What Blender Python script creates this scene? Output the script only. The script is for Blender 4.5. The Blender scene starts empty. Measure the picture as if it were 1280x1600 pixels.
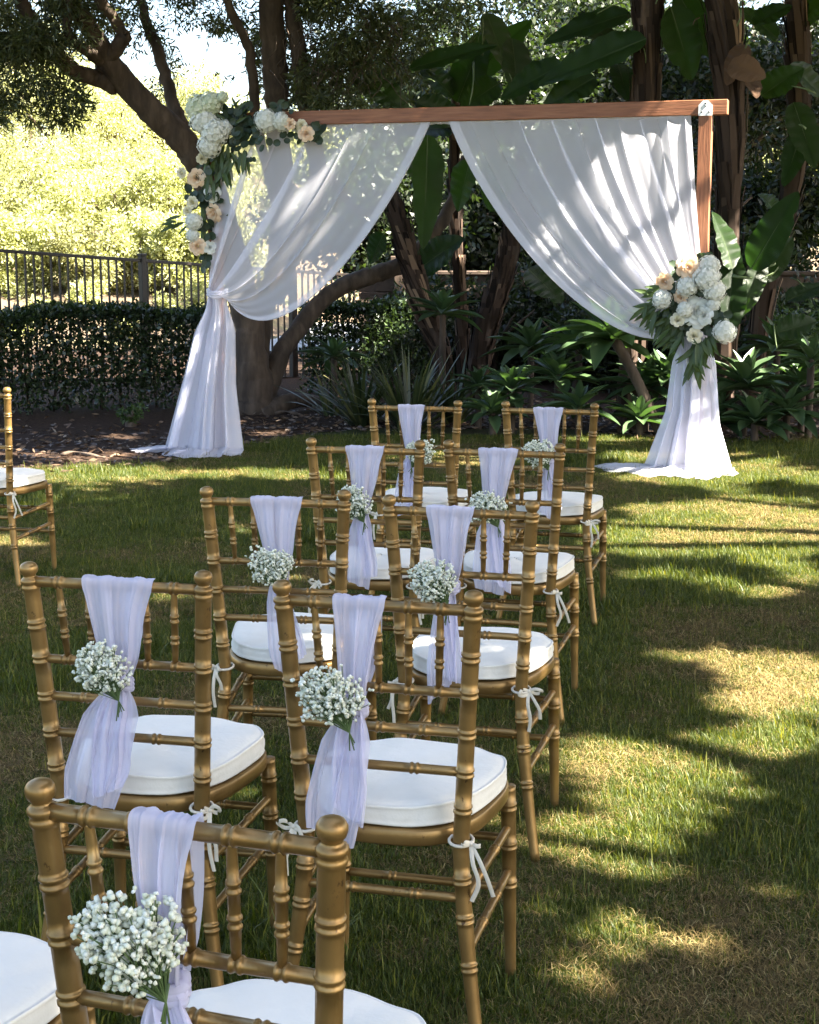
import bpy, math, random
import numpy as np
from mathutils import Vector, Matrix, noise as mnoise

random.seed(7)
RNG = np.random.default_rng(11)
SC = bpy.context.scene
COL = SC.collection
PI = math.pi

# ------------------------------------------------------------------ camera
CAM_H, PITCH, FPX = 1.5117, 0.1679, 2400.0        # photo pixels, 1280 x 1600
cd = bpy.data.cameras.new('camera')
cam = bpy.data.objects.new('camera', cd)
COL.objects.link(cam)
cam.location = (0, 0, CAM_H)
cam.rotation_euler = (PI / 2 - PITCH, 0, 0)
cd.sensor_fit = 'HORIZONTAL'
cd.sensor_width = 36.0
cd.lens = 36.0 * FPX / 1280.0
cd.clip_start = 0.05
cd.clip_end = 3000
SC.camera = cam

# ------------------------------------------------------------------ light
TO_SUN = Vector((0.62, -0.26, 0.74)).normalized()
SUN_EL = math.asin(TO_SUN.z)
w = bpy.data.worlds.new('World')
SC.world = w
w.use_nodes = True
nt = w.node_tree
sky = nt.nodes.new('ShaderNodeTexSky')
sky.sky_type = 'NISHITA'
sky.sun_disc = False
sky.sun_elevation = SUN_EL
sky.sun_rotation = math.atan2(TO_SUN.x, TO_SUN.y)
sky.air_density = 1.0
sky.dust_density = 3.0
sky.ozone_density = 0.5
bg = nt.nodes['Background']
bg.inputs['Strength'].default_value = 0.05
nt.links.new(sky.outputs[0], bg.inputs[0])

sl = bpy.data.lights.new('sun', 'SUN')
sl.energy = 5.0
sl.angle = math.radians(0.53)
sl.color = (1.0, 0.93, 0.80)
sun = bpy.data.objects.new('sun', sl)
COL.objects.link(sun)
sun.rotation_euler = (-TO_SUN).to_track_quat('-Z', 'Y').to_euler()
sun.location = (20, -8, 25)

SC.view_settings.view_transform = 'Standard'
SC.view_settings.look = 'None'
SC.view_settings.gamma = 1.0
SC.view_settings.exposure = 3.65
SC.view_settings.use_curve_mapping = False
SC.render.engine = 'CYCLES'
cy = SC.cycles
cy.max_bounces = 5
cy.diffuse_bounces = 3
cy.glossy_bounces = 2
cy.transmission_bounces = 5
cy.transparent_max_bounces = 12
cy.caustics_reflective = False
cy.caustics_refractive = False
cy.sample_clamp_indirect = 4.0
cy.use_denoising = True

# ------------------------------------------------------------------ photo geometry
_f = Vector((0, math.cos(PITCH), -math.sin(PITCH)))
_u = Vector((0, math.sin(PITCH), math.cos(PITCH)))
C0 = Vector((0, 0, CAM_H))

def ray(u, v):
    return Vector((1, 0, 0)) * ((u - 640) / FPX) + _u * ((800 - v) / FPX) + _f

def G(u, v, z=0.0):                     # point on the ground (height z)
    d = ray(u, v)
    return C0 + d * ((z - CAM_H) / d.z)

def AY(u, v, y):                        # point at distance y down the garden
    d = ray(u, v)
    return C0 + d * (y / d.y)

# ------------------------------------------------------------------ objects
def tag(o, label=None, cat=None, group=None, kind=None):
    if label: o['label'] = label
    if cat: o['category'] = cat
    if group: o['group'] = group
    if kind: o['kind'] = kind
    return o

def empty(name, loc=(0, 0, 0), rz=0.0):
    o = bpy.data.objects.new(name, None)
    o.empty_display_size = 0.1
    COL.objects.link(o)
    o.location = loc
    o.rotation_euler = (0, 0, rz)
    return o

def obj(name, me, parent=None, loc=(0, 0, 0), rot=(0, 0, 0), scale=(1, 1, 1)):
    o = bpy.data.objects.new(name, me)
    COL.objects.link(o)
    o.parent = parent
    o.location = loc
    o.rotation_euler = rot
    o.scale = scale
    return o

class MB:
    """collects shapes, then links them as ONE mesh"""
    def __init__(self):
        self.v = []; self.f = []; self.m = []
    def add(self, vs, fs, mi=0):
        b = len(self.v)
        self.v.extend([tuple(x) for x in vs])
        self.f.extend([tuple(i + b for i in q) for q in fs])
        self.m.extend([mi] * len(fs))
    def grid(self, P, mi=0, wrap=False):
        """P[i][j] rows of points"""
        n, k = len(P), len(P[0])
        vs = [p for r in P for p in r]
        fs = []
        kk = k if wrap else k - 1
        for i in range(n - 1):
            for j in range(kk):
                j2 = (j + 1) % k
                fs.append((i * k + j, i * k + j2, (i + 1) * k + j2, (i + 1) * k + j))
        self.add(vs, fs, mi)
    def tube(self, pts, rad, seg=12, mi=0, caps=True, up=None):
        pts = [Vector(p) for p in pts]
        n = len(pts)
        if not hasattr(rad, '__len__'): rad = [rad] * n
        ref = None
        rows = []
        for i in range(n):
            t = (pts[min(i + 1, n - 1)] - pts[max(i - 1, 0)])
            if t.length < 1e-9: t = Vector((0, 0, 1))
            t.normalize()
            if ref is None:
                ref = Vector((1, 0, 0)) if abs(t.x) < 0.8 else Vector((0, 1, 0))
            a = (ref - t * ref.dot(t)).normalized()
            ref = a
            b = t.cross(a)
            rows.append([pts[i] + (a * math.cos(2 * PI * j / seg) + b * math.sin(2 * PI * j / seg)) * rad[i]
                         for j in range(seg)])
        base = len(self.v)
        self.grid(rows, mi, wrap=True)
        if caps:
            self.f.append(tuple(base + j for j in range(seg))[::-1]); self.m.append(mi)
            self.f.append(tuple(base + (n - 1) * seg + j for j in range(seg))); self.m.append(mi)
    def box(self, c, s, mi=0, M=None, bev=0.0):
        x, y, z = s[0] / 2, s[1] / 2, s[2] / 2
        if bev > 0:
            b = bev
            ring = lambda zz, k: [(x - k, -y + b + 0, zz), (x - k, y - b, zz), (x - b, y - k, zz), (-x + b, y - k, zz),
                                  (-x + k, y - b, zz), (-x + k, -y + b, zz), (-x + b, -y + k, zz), (x - b, -y + k, zz)]
            R = [ring(-z, b), ring(-z + b, 0), ring(z - b, 0), ring(z, b)]
            vs = [p for r in R for p in r]
            fs = [(i * 8 + j, i * 8 + (j + 1) % 8, (i + 1) * 8 + (j + 1) % 8, (i + 1) * 8 + j)
                  for i in range(3) for j in range(8)]
            fs += [tuple(range(8))[::-1], tuple(range(24, 32))]
        else:
            vs = [(i, j, k) for k in (-z, z) for j in (-y, y) for i in (-x, x)]
            fs = [(0, 2, 3, 1), (4, 5, 7, 6), (0, 1, 5, 4), (2, 6, 7, 3), (0, 4, 6, 2), (1, 3, 7, 5)]
        vs = [Vector(p) for p in vs]
        if M is not None: vs = [M @ p for p in vs]
        vs = [p + Vector(c) for p in vs]
        self.add(vs, fs, mi)
    def mesh(self, name, mats, smooth=True):
        me = bpy.data.meshes.new(name)
        me.from_pydata(self.v, [], self.f)
        for m in (mats if isinstance(mats, (list, tuple)) else [mats]):
            me.materials.append(m)
        if len(me.materials) > 1:
            me.polygons.foreach_set('material_index', self.m)
        if smooth:
            me.polygons.foreach_set('use_smooth', [True] * len(self.f))
        me.update()
        return me
    def build(self, name, mats, parent=None, smooth=True, **k):
        return obj(name, self.mesh(name, mats, smooth), parent, **k)

def np_mesh(name, V, F, mat, smooth=False):
    """V (n,3), F (m,4) quads"""
    me = bpy.data.meshes.new(name)
    V = np.asarray(V, dtype=np.float32); F = np.asarray(F, dtype=np.int32)
    me.vertices.add(len(V)); me.vertices.foreach_set('co', V.ravel())
    me.loops.add(F.size); me.loops.foreach_set('vertex_index', F.ravel())
    me.polygons.add(len(F))
    me.polygons.foreach_set('loop_start', np.arange(0, F.size, F.shape[1], dtype=np.int32))
    me.polygons.foreach_set('loop_total', np.full(len(F), F.shape[1], dtype=np.int32))
    me.materials.append(mat)
    if smooth: me.polygons.foreach_set('use_smooth', np.ones(len(F), dtype=bool))
    me.update(calc_edges=True)
    return me

def smoothstep(a, b, x):
    t = min(1, max(0, (x - a) / (b - a)))
    return t * t * (3 - 2 * t)

def lerp(a, b, t): return a + (b - a) * t

def interp(xs, ys, x):
    return float(np.interp(x, xs, ys))

def catmull(pts, n):
    P = [np.array(p, float) for p in pts]
    P = [2 * P[0] - P[1]] + P + [2 * P[-1] - P[-2]]
    out = []
    k = len(P) - 3
    for i in range(n):
        x = i / (n - 1) * k
        s = min(int(x), k - 1); t = x - s
        p0, p1, p2, p3 = P[s:s + 4]
        out.append(0.5 * (2 * p1 + (p2 - p0) * t + (2 * p0 - 5 * p1 + 4 * p2 - p3) * t * t + (3 * p1 - p0 - 3 * p2 + p3) * t ** 3))
    return out

# ------------------------------------------------------------------ materials
def newmat(name):
    m = bpy.data.materials.new(name)
    m.use_nodes = True
    t = m.node_tree
    t.nodes.clear()
    out = t.nodes.new('ShaderNodeOutputMaterial')
    return m, t, out

def N(t, kind, **kw):
    n = t.nodes.new(kind)
    for k, v in kw.items():
        if k.startswith('i_'):
            n.inputs[k[2:].replace('_', ' ')].default_value = v
        else:
            setattr(n, k, v)
    return n

def ramp(t, fac, stops):
    r = t.nodes.new('ShaderNodeValToRGB')
    e = r.color_ramp.elements
    e[0].position, e[0].color = stops[0][0], (*stops[0][1], 1)
    e[1].position, e[1].color = stops[-1][0], (*stops[-1][1], 1)
    for p, c in stops[1:-1]:
        q = e.new(p); q.color = (*c, 1)
    t.links.new(fac, r.inputs[0])
    return r.outputs[0]

def noise_fac(t, scale, detail=3, coord='Object', rough=0.55, dist=0.0, stretch=None):
    tc = t.nodes.new('ShaderNodeTexCoord')
    src = tc.outputs[coord]
    if stretch:
        mp = t.nodes.new('ShaderNodeMapping')
        mp.inputs['Scale'].default_value = stretch
        t.links.new(src, mp.inputs[0]); src = mp.outputs[0]
    n = t.nodes.new('ShaderNodeTexNoise')
    n.inputs['Scale'].default_value = scale
    n.inputs['Detail'].default_value = detail
    n.inputs['Roughness'].default_value = rough
    n.inputs['Distortion'].default_value = dist
    t.links.new(src, n.inputs['Vector'])
    return n.outputs[0]

def surf_mat(name, stops, scale, rough=0.6, metallic=0.0, bump=0.0, bscale=None, stretch=None, coord='Object', detail=4,
             rough_var=0.0, spec=0.5, sheen=0.0):
    m, t, out = newmat(name)
    p = t.nodes.new('ShaderNodeBsdfPrincipled')
    f = noise_fac(t, scale, detail, coord, stretch=stretch)
    t.links.new(ramp(t, f, stops), p.inputs['Base Color'])
    p.inputs['Roughness'].default_value = rough
    p.inputs['Metallic'].default_value = metallic
    p.inputs['Specular IOR Level'].default_value = spec
    if sheen: p.inputs['Sheen Weight'].default_value = sheen
    if rough_var:
        f2 = noise_fac(t, scale * 2.3, 3, coord, stretch=stretch)
        mr = N(t, 'ShaderNodeMapRange'); mr.inputs['To Min'].default_value = rough - rough_var; mr.inputs['To Max'].default_value = rough + rough_var
        t.links.new(f2, mr.inputs[0]); t.links.new(mr.outputs[0], p.inputs['Roughness'])
    if bump:
        b = t.nodes.new('ShaderNodeBump')
        b.inputs['Strength'].default_value = bump
        b.inputs['Distance'].default_value = 0.01
        f3 = noise_fac(t, bscale or scale, 5, coord, stretch=stretch)
        t.links.new(f3, b.inputs['Height'])
        t.links.new(b.outputs[0], p.inputs['Normal'])
    t.links.new(p.outputs[0], out.inputs[0])
    return m

def leaf_mat(name, c1, c2, transl=0.35, tcol=None, rough=0.45, gloss=0.5, c3=None, per='island'):
    """leaf: colour varies from leaf to leaf; light passes through"""
    m, t, out = newmat(name)
    if per == 'island':
        g = t.nodes.new('ShaderNodeNewGeometry'); src = g.outputs['Random Per Island']
    else:
        g = t.nodes.new('ShaderNodeObjectInfo'); src = g.outputs['Random']
    stops = [(0.0, c1), (1.0, c2)] if c3 is None else [(0.0, c1), (0.85, c2), (1.0, c3)]
    col = ramp(t, src, stops)
    p = t.nodes.new('ShaderNodeBsdfPrincipled')
    p.inputs['Roughness'].default_value = rough
    p.inputs['Specular IOR Level'].default_value = gloss
    t.links.new(col, p.inputs['Base Color'])
    tr = t.nodes.new('ShaderNodeBsdfTranslucent')
    mixc = N(t, 'ShaderNodeMix', data_type='RGBA', blend_type='MULTIPLY')
    mixc.inputs['Factor'].default_value = 1.0
    t.links.new(col, mixc.inputs['A'])
    mixc.inputs['B'].default_value = (*(tcol or (1.7, 1.9, 0.7)), 1)
    t.links.new(mixc.outputs['Result'], tr.inputs[0])
    mx = t.nodes.new('ShaderNodeMixShader')
    mx.inputs[0].default_value = transl
    t.links.new(p.outputs[0], mx.inputs[1]); t.links.new(tr.outputs[0], mx.inputs[2])
    t.links.new(mx.outputs[0], out.inputs[0])
    return m

def vein(m, scale=46):
    t = m.node_tree
    p = [n for n in t.nodes if n.type == 'BSDF_PRINCIPLED'][0]
    wv = N(t, 'ShaderNodeTexWave', wave_type='BANDS', bands_direction='X')
    wv.inputs['Scale'].default_value = scale; wv.inputs['Distortion'].default_value = .6; wv.inputs['Detail'].default_value = 2
    tc = t.nodes.new('ShaderNodeTexCoord'); t.links.new(tc.outputs['Object'], wv.inputs['Vector'])
    b = N(t, 'ShaderNodeBump'); b.inputs['Strength'].default_value = .5; b.inputs['Distance'].default_value = .01
    t.links.new(wv.outputs[1], b.inputs['Height']); t.links.new(b.outputs[0], p.inputs['Normal'])

def sheer_mat(name, col, opacity, transl=0.45, weave=0.0):
    m, t, out = newmat(name)
    d = N(t, 'ShaderNodeBsdfDiffuse'); d.inputs[0].default_value = (*col, 1)
    tl = N(t, 'ShaderNodeBsdfTranslucent'); tl.inputs[0].default_value = (*col, 1)
    mx = N(t, 'ShaderNodeMixShader'); mx.inputs[0].default_value = transl
    t.links.new(d.outputs[0], mx.inputs[1]); t.links.new(tl.outputs[0], mx.inputs[2])
    tp = N(t, 'ShaderNodeBsdfTransparent')
    m2 = N(t, 'ShaderNodeMixShader')
    f = noise_fac(t, 3.0, 3)
    mr = N(t, 'ShaderNodeMapRange'); mr.inputs['To Min'].default_value = opacity - 0.06; mr.inputs['To Max'].default_value = opacity + 0.06
    t.links.new(f, mr.inputs[0]); t.links.new(mr.outputs[0], m2.inputs[0])
    t.links.new(tp.outputs[0], m2.inputs[1]); t.links.new(mx.outputs[0], m2.inputs[2])
    t.links.new(m2.outputs[0], out.inputs[0])
    return m

M = {}
def gold_mat():
    m, t, out = newmat('gold_paint')
    p = t.nodes.new('ShaderNodeBsdfPrincipled')
    c = ramp(t, noise_fac(t, 9, 4), [(0.25, (0.20, 0.115, 0.036)), (0.6, (0.31, 0.188, 0.064)), (0.85, (0.40, 0.26, 0.105))])
    oi = t.nodes.new('ShaderNodeObjectInfo')
    mr = N(t, 'ShaderNodeMapRange'); mr.inputs['To Min'].default_value = .82; mr.inputs['To Max'].default_value = 1.10
    t.links.new(oi.outputs['Random'], mr.inputs[0])
    hs = N(t, 'ShaderNodeHueSaturation'); t.links.new(c, hs.inputs['Color']); t.links.new(mr.outputs[0], hs.inputs['Value'])
    # worn spots and scratches in the paint
    wf = noise_fac(t, 34, 6, rough=.75, stretch=(1, 1, .5))
    wr = N(t, 'ShaderNodeMapRange'); wr.inputs['From Min'].default_value = .635; wr.inputs['From Max'].default_value = .68
    t.links.new(wf, wr.inputs[0])
    mx = N(t, 'ShaderNodeMix', data_type='RGBA'); t.links.new(wr.outputs[0], mx.inputs['Factor'])
    t.links.new(hs.outputs[0], mx.inputs['A']); mx.inputs['B'].default_value = (.085, .045, .018, 1)
    t.links.new(mx.outputs['Result'], p.inputs['Base Color'])
    p.inputs['Metallic'].default_value = .62
    rr = N(t, 'ShaderNodeMapRange'); rr.inputs['To Min'].default_value = .24; rr.inputs['To Max'].default_value = .46
    t.links.new(noise_fac(t, 22, 4), rr.inputs[0]); t.links.new(rr.outputs[0], p.inputs['Roughness'])
    b = N(t, 'ShaderNodeBump'); b.inputs['Strength'].default_value = .10; b.inputs['Distance'].default_value = .004
    t.links.new(noise_fac(t, 150, 4, stretch=(1, 1, .25)), b.inputs['Height']); t.links.new(b.outputs[0], p.inputs['Normal'])
    t.links.new(p.outputs[0], out.inputs[0])
    return m
M['gold'] = gold_mat()
M['cushion'] = surf_mat('ivory_cloth', [(0.3, (0.72, 0.685, 0.595)), (0.7, (0.78, 0.75, 0.665))], 6, rough=0.9, bump=0.55, bscale=11, spec=0.2, sheen=0.2)
M['ribbon'] = surf_mat('ivory_ribbon', [(0.3, (0.62, 0.55, 0.42)), (0.7, (0.72, 0.65, 0.52))], 30, rough=0.7, spec=0.3)
M['sash'] = sheer_mat('lavender_chiffon', (0.83, 0.81, 0.955), 0.72, 0.42)
M['sheer'] = sheer_mat('white_sheer', (0.88, 0.875, 0.95), 0.57, 0.45)
M['wood'] = surf_mat('redwood', [(0.2, (0.14, 0.048, 0.020)), (0.5, (0.24, 0.090, 0.038)), (0.8, (0.34, 0.15, 0.07))], 5, rough=0.55,
                     bump=0.25, bscale=7, stretch=(1.0, 14, 14), coord='Object')
M['bracket'] = surf_mat('galvanised_plate', [(0.3, (0.62, 0.62, 0.60)), (0.7, (0.78, 0.78, 0.76))], 20, rough=0.4, metallic=0.2)
M['screw'] = surf_mat('dark_screw', [(0.3, (0.05, 0.05, 0.05)), (0.7, (0.1, 0.1, 0.1))], 20, rough=0.4, metallic=0.7)
M['iron'] = surf_mat('brown_black_iron', [(0.3, (0.010, 0.007, 0.006)), (0.7, (0.020, 0.014, 0.011))], 12, rough=0.45)
M['bark'] = surf_mat('bark', [(0.25, (0.026, 0.018, 0.012)), (0.5, (0.070, 0.048, 0.033)), (0.8, (0.15, 0.108, 0.076))], 7, rough=0.9, bump=1.0,
                     bscale=16, stretch=(1.6, 1.6, 0.35))
M['sbark'] = surf_mat('fibrous_bark', [(0.25, (0.018, 0.011, 0.008)), (0.5, (0.058, 0.036, 0.025)), (0.8, (0.18, 0.115, 0.075))], 9, rough=0.85,
                      bump=1.0, bscale=18, stretch=(2.2, 2.2, 0.22))
M['sheath'] = leaf_mat('peeling_sheath', (0.016, 0.010, 0.007), (0.070, 0.045, 0.032), 0.05, (1, 1, 1), rough=.85, gloss=.2, c3=(0.30, 0.20, 0.13))
M['wall'] = surf_mat('brown_block', [(0.3, (0.055, 0.036, 0.025)), (0.7, (0.10, 0.068, 0.047))], 5, rough=0.9, bump=0.3, bscale=40)
M['concrete'] = surf_mat('pale_concrete', [(0.3, (0.42, 0.41, 0.39)), (0.7, (0.52, 0.51, 0.48))], 0.8, rough=0.9)
M['oleaf'] = leaf_mat('narrow_leaf', (0.030, 0.044, 0.017), (0.098, 0.115, 0.046), 0.30, (1.8, 1.9, 0.8), c3=(0.13, 0.14, 0.06))
M['hedge'] = leaf_mat('hedge_leaf', (0.012, 0.022, 0.009), (0.035, 0.055, 0.020), 0.18, rough=0.32, gloss=0.6, c3=(0.055, 0.085, 0.03))
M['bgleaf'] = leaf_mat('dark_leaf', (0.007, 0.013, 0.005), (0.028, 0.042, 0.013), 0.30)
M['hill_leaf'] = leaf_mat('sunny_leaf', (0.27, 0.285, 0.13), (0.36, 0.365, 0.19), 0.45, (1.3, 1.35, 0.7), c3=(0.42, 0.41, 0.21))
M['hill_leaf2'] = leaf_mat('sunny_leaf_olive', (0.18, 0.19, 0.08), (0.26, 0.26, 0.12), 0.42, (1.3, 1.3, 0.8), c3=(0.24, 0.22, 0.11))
M['straw_leaf'] = leaf_mat('litter_leaf', (0.035, 0.020, 0.012), (0.12, 0.072, 0.042), 0.05, (1, 1, 1), c3=(0.27, 0.19, 0.12))
M['bop'] = leaf_mat('paddle_leaf', (0.012, 0.028, 0.008), (0.030, 0.062, 0.014), 0.34, (1.9, 2.3, 0.5), rough=0.35, gloss=0.5, per='object')
M['bop_rib'] = surf_mat('leaf_rib', [(0.3, (0.07, 0.11, 0.035)), (0.7, (0.12, 0.16, 0.06))], 10, rough=0.5)
M['dryleaf'] = leaf_mat('dry_paddle_leaf', (0.10, 0.055, 0.03), (0.22, 0.13, 0.075), 0.25, (1.4, 1.2, 0.8), per='object')
M['agave'] = leaf_mat('agave_leaf', (0.034, 0.062, 0.026), (0.075, 0.125, 0.052), 0.16, (1.5, 1.8, 0.7), rough=0.38, gloss=0.5, per='object')
M['flax'] = leaf_mat('strap_leaf', (0.022, 0.034, 0.014), (0.062, 0.075, 0.030), 0.18, rough=0.35, c3=(0.21, 0.19, 0.075))
vein(M['bop']); vein(M['dryleaf'])
M['petal'] = leaf_mat('white_petal', (0.72, 0.74, 0.66), (0.86, 0.86, 0.82), 0.25, (1, 1, 1), rough=0.8, gloss=0.15)
M['petal_green'] = leaf_mat('greenish_petal', (0.60, 0.66, 0.47), (0.78, 0.80, 0.66), 0.25, (1, 1, 1), rough=0.8, gloss=0.15)
M['peach'] = leaf_mat('peach_petal', (0.82, 0.60, 0.40), (0.88, 0.74, 0.56), 0.25, (1, .9, .8), rough=0.8, gloss=0.15)
M['cream'] = leaf_mat('cream_petal', (0.80, 0.74, 0.54), (0.86, 0.82, 0.66), 0.25, (1, 1, .9), rough=0.8, gloss=0.15)
M['euc'] = leaf_mat('eucalyptus_leaf', (0.016, 0.032, 0.018), (0.045, 0.070, 0.040), 0.15, rough=0.5)
M['willow'] = leaf_mat('willow_leaf', (0.026, 0.050, 0.014), (0.075, 0.115, 0.030), 0.28, rough=0.45)
M['breath'] = leaf_mat('tiny_white_flower', (0.70, 0.73, 0.54), (0.92, 0.92, 0.82), 0.2, (1, 1, .9), rough=0.9, gloss=0.1)
M['stem'] = surf_mat('green_stem', [(0.3, (0.05, 0.09, 0.025)), (0.7, (0.12, 0.18, 0.06))], 30, rough=0.6)

# lawn soil: thatch and bare earth between the blades
def lawn_mat():
    m, t, out = newmat('lawn_soil')
    p = t.nodes.new('ShaderNodeBsdfPrincipled')
    p.inputs['Roughness'].default_value = 0.95
    p.inputs['Specular IOR Level'].default_value = 0.1
    big = noise_fac(t, 1.1, 3)
    fine = noise_fac(t, 60, 5, rough=0.7)
    ca = ramp(t, fine, [(0.3, (0.030, 0.030, 0.012)), (0.55, (0.075, 0.060, 0.028)), (0.75, (0.17, 0.125, 0.062))])
    cb = ramp(t, fine, [(0.3, (0.018, 0.026, 0.008)), (0.55, (0.042, 0.050, 0.017)), (0.75, (0.095, 0.085, 0.034))])
    mx = N(t, 'ShaderNodeMix', data_type='RGBA')
    mr = N(t, 'ShaderNodeMapRange'); mr.inputs['From Min'].default_value = 0.4; mr.inputs['From Max'].default_value = 0.62
    t.links.new(big, mr.inputs[0]); t.links.new(mr.outputs[0], mx.inputs['Factor'])
    t.links.new(cb, mx.inputs['A']); t.links.new(ca, mx.inputs['B'])
    t.links.new(mx.outputs['Result'], p.inputs['Base Color'])
    b = N(t, 'ShaderNodeBump'); b.inputs['Strength'].default_value = 0.6; b.inputs['Distance'].default_value = 0.01
    t.links.new(fine, b.inputs['Height']); t.links.new(b.outputs[0], p.inputs['Normal'])
    t.links.new(p.outputs[0], out.inputs[0])
    return m
M['lawn'] = lawn_mat()
M['mulch'] = surf_mat('bark_mulch', [(0.3, (0.016, 0.010, 0.007)), (0.55, (0.036, 0.022, 0.015)), (0.72, (0.075, 0.048, 0.032))], 38, rough=0.95,
                      bump=0.9, bscale=45, detail=6, spec=0.1)
M['hillsoil'] = surf_mat('dry_slope', [(0.3, (0.060, 0.038, 0.022)), (0.5, (0.105, 0.072, 0.042)), (0.7, (0.085, 0.082, 0.03))], 0.9, rough=0.95, bump=0.5, bscale=6)
M['blade'] = leaf_mat('grass_blade', (0.024, 0.040, 0.006), (0.080, 0.105, 0.017), 0.38, (2.3, 2.0, 0.5), rough=0.5, gloss=0.3, c3=(0.20, 0.19, 0.05))
M['straw'] = leaf_mat('straw_blade', (0.080, 0.054, 0.020), (0.22, 0.160, 0.06), 0.15, (1, 1, .8), rough=0.7, gloss=0.2, c3=(0.34, 0.27, 0.12))

# ------------------------------------------------------------------ sunlit gaps: the crowns leave holes along these sun rays
LIT = []
def lit(u, v, r, z=0.0, y=None):
    p = G(u, v, z) if y is None else AY(u, v, y)
    LIT.append((p.x, p.y, p.z, r))
for a in [(275, 745, .15), (330, 744, .17), (395, 742, .2), (455, 748, .17), (520, 750, .13), (110, 716, .09), (160, 713, .08),
          (270, 935, .07), (235, 930, .05), (360, 832, .08), (300, 850, .05), (20, 850, .10), (600, 770, .09), (420, 905, .05),
          (690, 715, .2), (740, 725, .2), (960, 692, .28), (1005, 718, .28), (1090, 762, .16), (1200, 745, .32), (1265, 752, .3),
          (1245, 800, .18), (955, 830, .16), (1000, 850, .22), (1060, 832, .3), (1120, 832, .38), (1185, 832, .38), (1250, 845, .32),
          (1100, 873, .13), (1200, 880, .10), (1010, 905, .09), (1240, 935, .09), (1090, 915, .07), (1160, 930, .06),
          (1250, 1050, .13), (1190, 1070, .12), (1230, 1100, .14), (1170, 1112, .11), (1275, 1105, .14), (1120, 1102, .07), (1265, 1150, .09),
          (900, 1172, .10), (950, 1167, .12), (1010, 1180, .10), (1080, 1180, .10), (875, 1190, .07), (1130, 1182, .07), (960, 1235, .08),
          (930, 1312, .10), (972, 1310, .10), (1030, 1300, .07), (890, 1342, .08), (905, 1425, .04), (1020, 1030, .05), (1100, 1022, .05),
          (1020, 745, .3), (1130, 720, .25), (1100, 800, .22), (1180, 790, .25), (1020, 800, .2), (970, 865, .14), (1150, 860, .2), (1270, 900, .12), (1215, 1040, .12), (1255, 1085, .14), (925, 1190, .1), (1040, 1165, .1), (950, 1330, .08), (910, 1300, .08), (1180, 1250, .04), (1060, 1460, .03), (870, 1530, .035), (1200, 1400, .03), (690, 1270, .05), (420, 1250, .05)]:
    lit(*a)
for a in [(690, 1010, .055, .49), (790, 1018, .045, .49), (842, 1130, .05, .3), (905, 800, .06, .48), (870, 800, .04, .48), (835, 905, .03, .48),
          (30, 1530, .10, .49), (60, 1590, .08, .49), (505, 1015, .03, .49)]:
    lit(a[0], a[1], a[2] * .4, a[3])
for a in [(955, 235, .11), (948, 212, .09), (1010, 225, .09), (1005, 262, .07), (902, 310, .05), (908, 350, .06), (915, 388, .05), (815, 215, .04),
          (1050, 202, .05), (1000, 400, .04), (420, 188, .06), (330, 190, .06), (1133, 517, .07), (1110, 425, .05), (1090, 172, .04)]:
    lit(a[0], a[1], a[2] * .45, y=10.7)
for a in [(1150, 365, .14), (1200, 335, .14), (1215, 400, .14), (1255, 250, .16), (1148, 190, .07), (1152, 400, .08), (1240, 240, .06), (1190, 130, .08),
          (1240, 490, .14), (1250, 580, .14), (900, 50, .12), (850, 20, .1), (800, 590, .12), (960, 500, .12), (1185, 590, .14), (1050, 610, .1), (870, 600, .08), (1190, 370, .2), (1150, 350, .2), (1225, 330, .2), (1180, 410, .2), (1130, 470, .1), (1160, 480, .1), (205, 655, .08), (500, 590, .1), (540, 545, .08)]:
    lit(a[0], a[1], a[2], y=12.6)
LITA = np.array(LIT)
SUNV = np.array(TO_SUN)

def sun_gap(P):
    """True for leaf positions that would shade one of the sunlit spots"""
    bad = np.zeros(len(P), bool)
    for x, y, z, r in LITA:
        W = P - np.array((x, y, z))
        tt = W @ SUNV
        d2 = (W * W).sum(1) - tt * tt
        bad |= (tt > 0.6) & (d2 < (r * 1.2 + .12) ** 2)
    return bad

# ================================================================== SETTING
def sheet(name, poly, z, mat):
    mb = MB()
    mb.add([(x, y, z) for x, y in poly], [tuple(range(len(poly)))])
    o = mb.build(name, mat, smooth=False)
    tag(o, kind='structure')
    return o

sheet('ground', [(-900, -60), (900, -60), (900, 1500), (-900, 1500)], 0.0, M['lawn'])
EDGE = [(-500, 742), (-200, 742), (0, 738), (120, 736), (200, 732), (260, 724), (330, 706), (420, 690), (500, 676), (620, 668), (760, 670), (880, 668), (980, 684),
        (1080, 694), (1150, 692), (1280, 686), (1600, 690)]
edge_pts = [(p[0], p[1]) for p in catmull([tuple(G(u, v))[:2] for u, v in EDGE], 70)]
edge_pts = [(x, y + 0.06 * math.sin(i * 1.9) + 0.04 * math.sin(i * 3.7)) for i, (x, y) in enumerate(edge_pts)]
EX = np.array([p[0] for p in edge_pts]); EY = np.array([p[1] for p in edge_pts])
sheet('mulch_bed', edge_pts + [(9, 30), (-9, 30)], 0.006, M['mulch'])
sheet('pavement', [(-2.6, 23.6), (3, 24.4), (4, 33), (-3.4, 33)], 0.012, M['concrete'])

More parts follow.
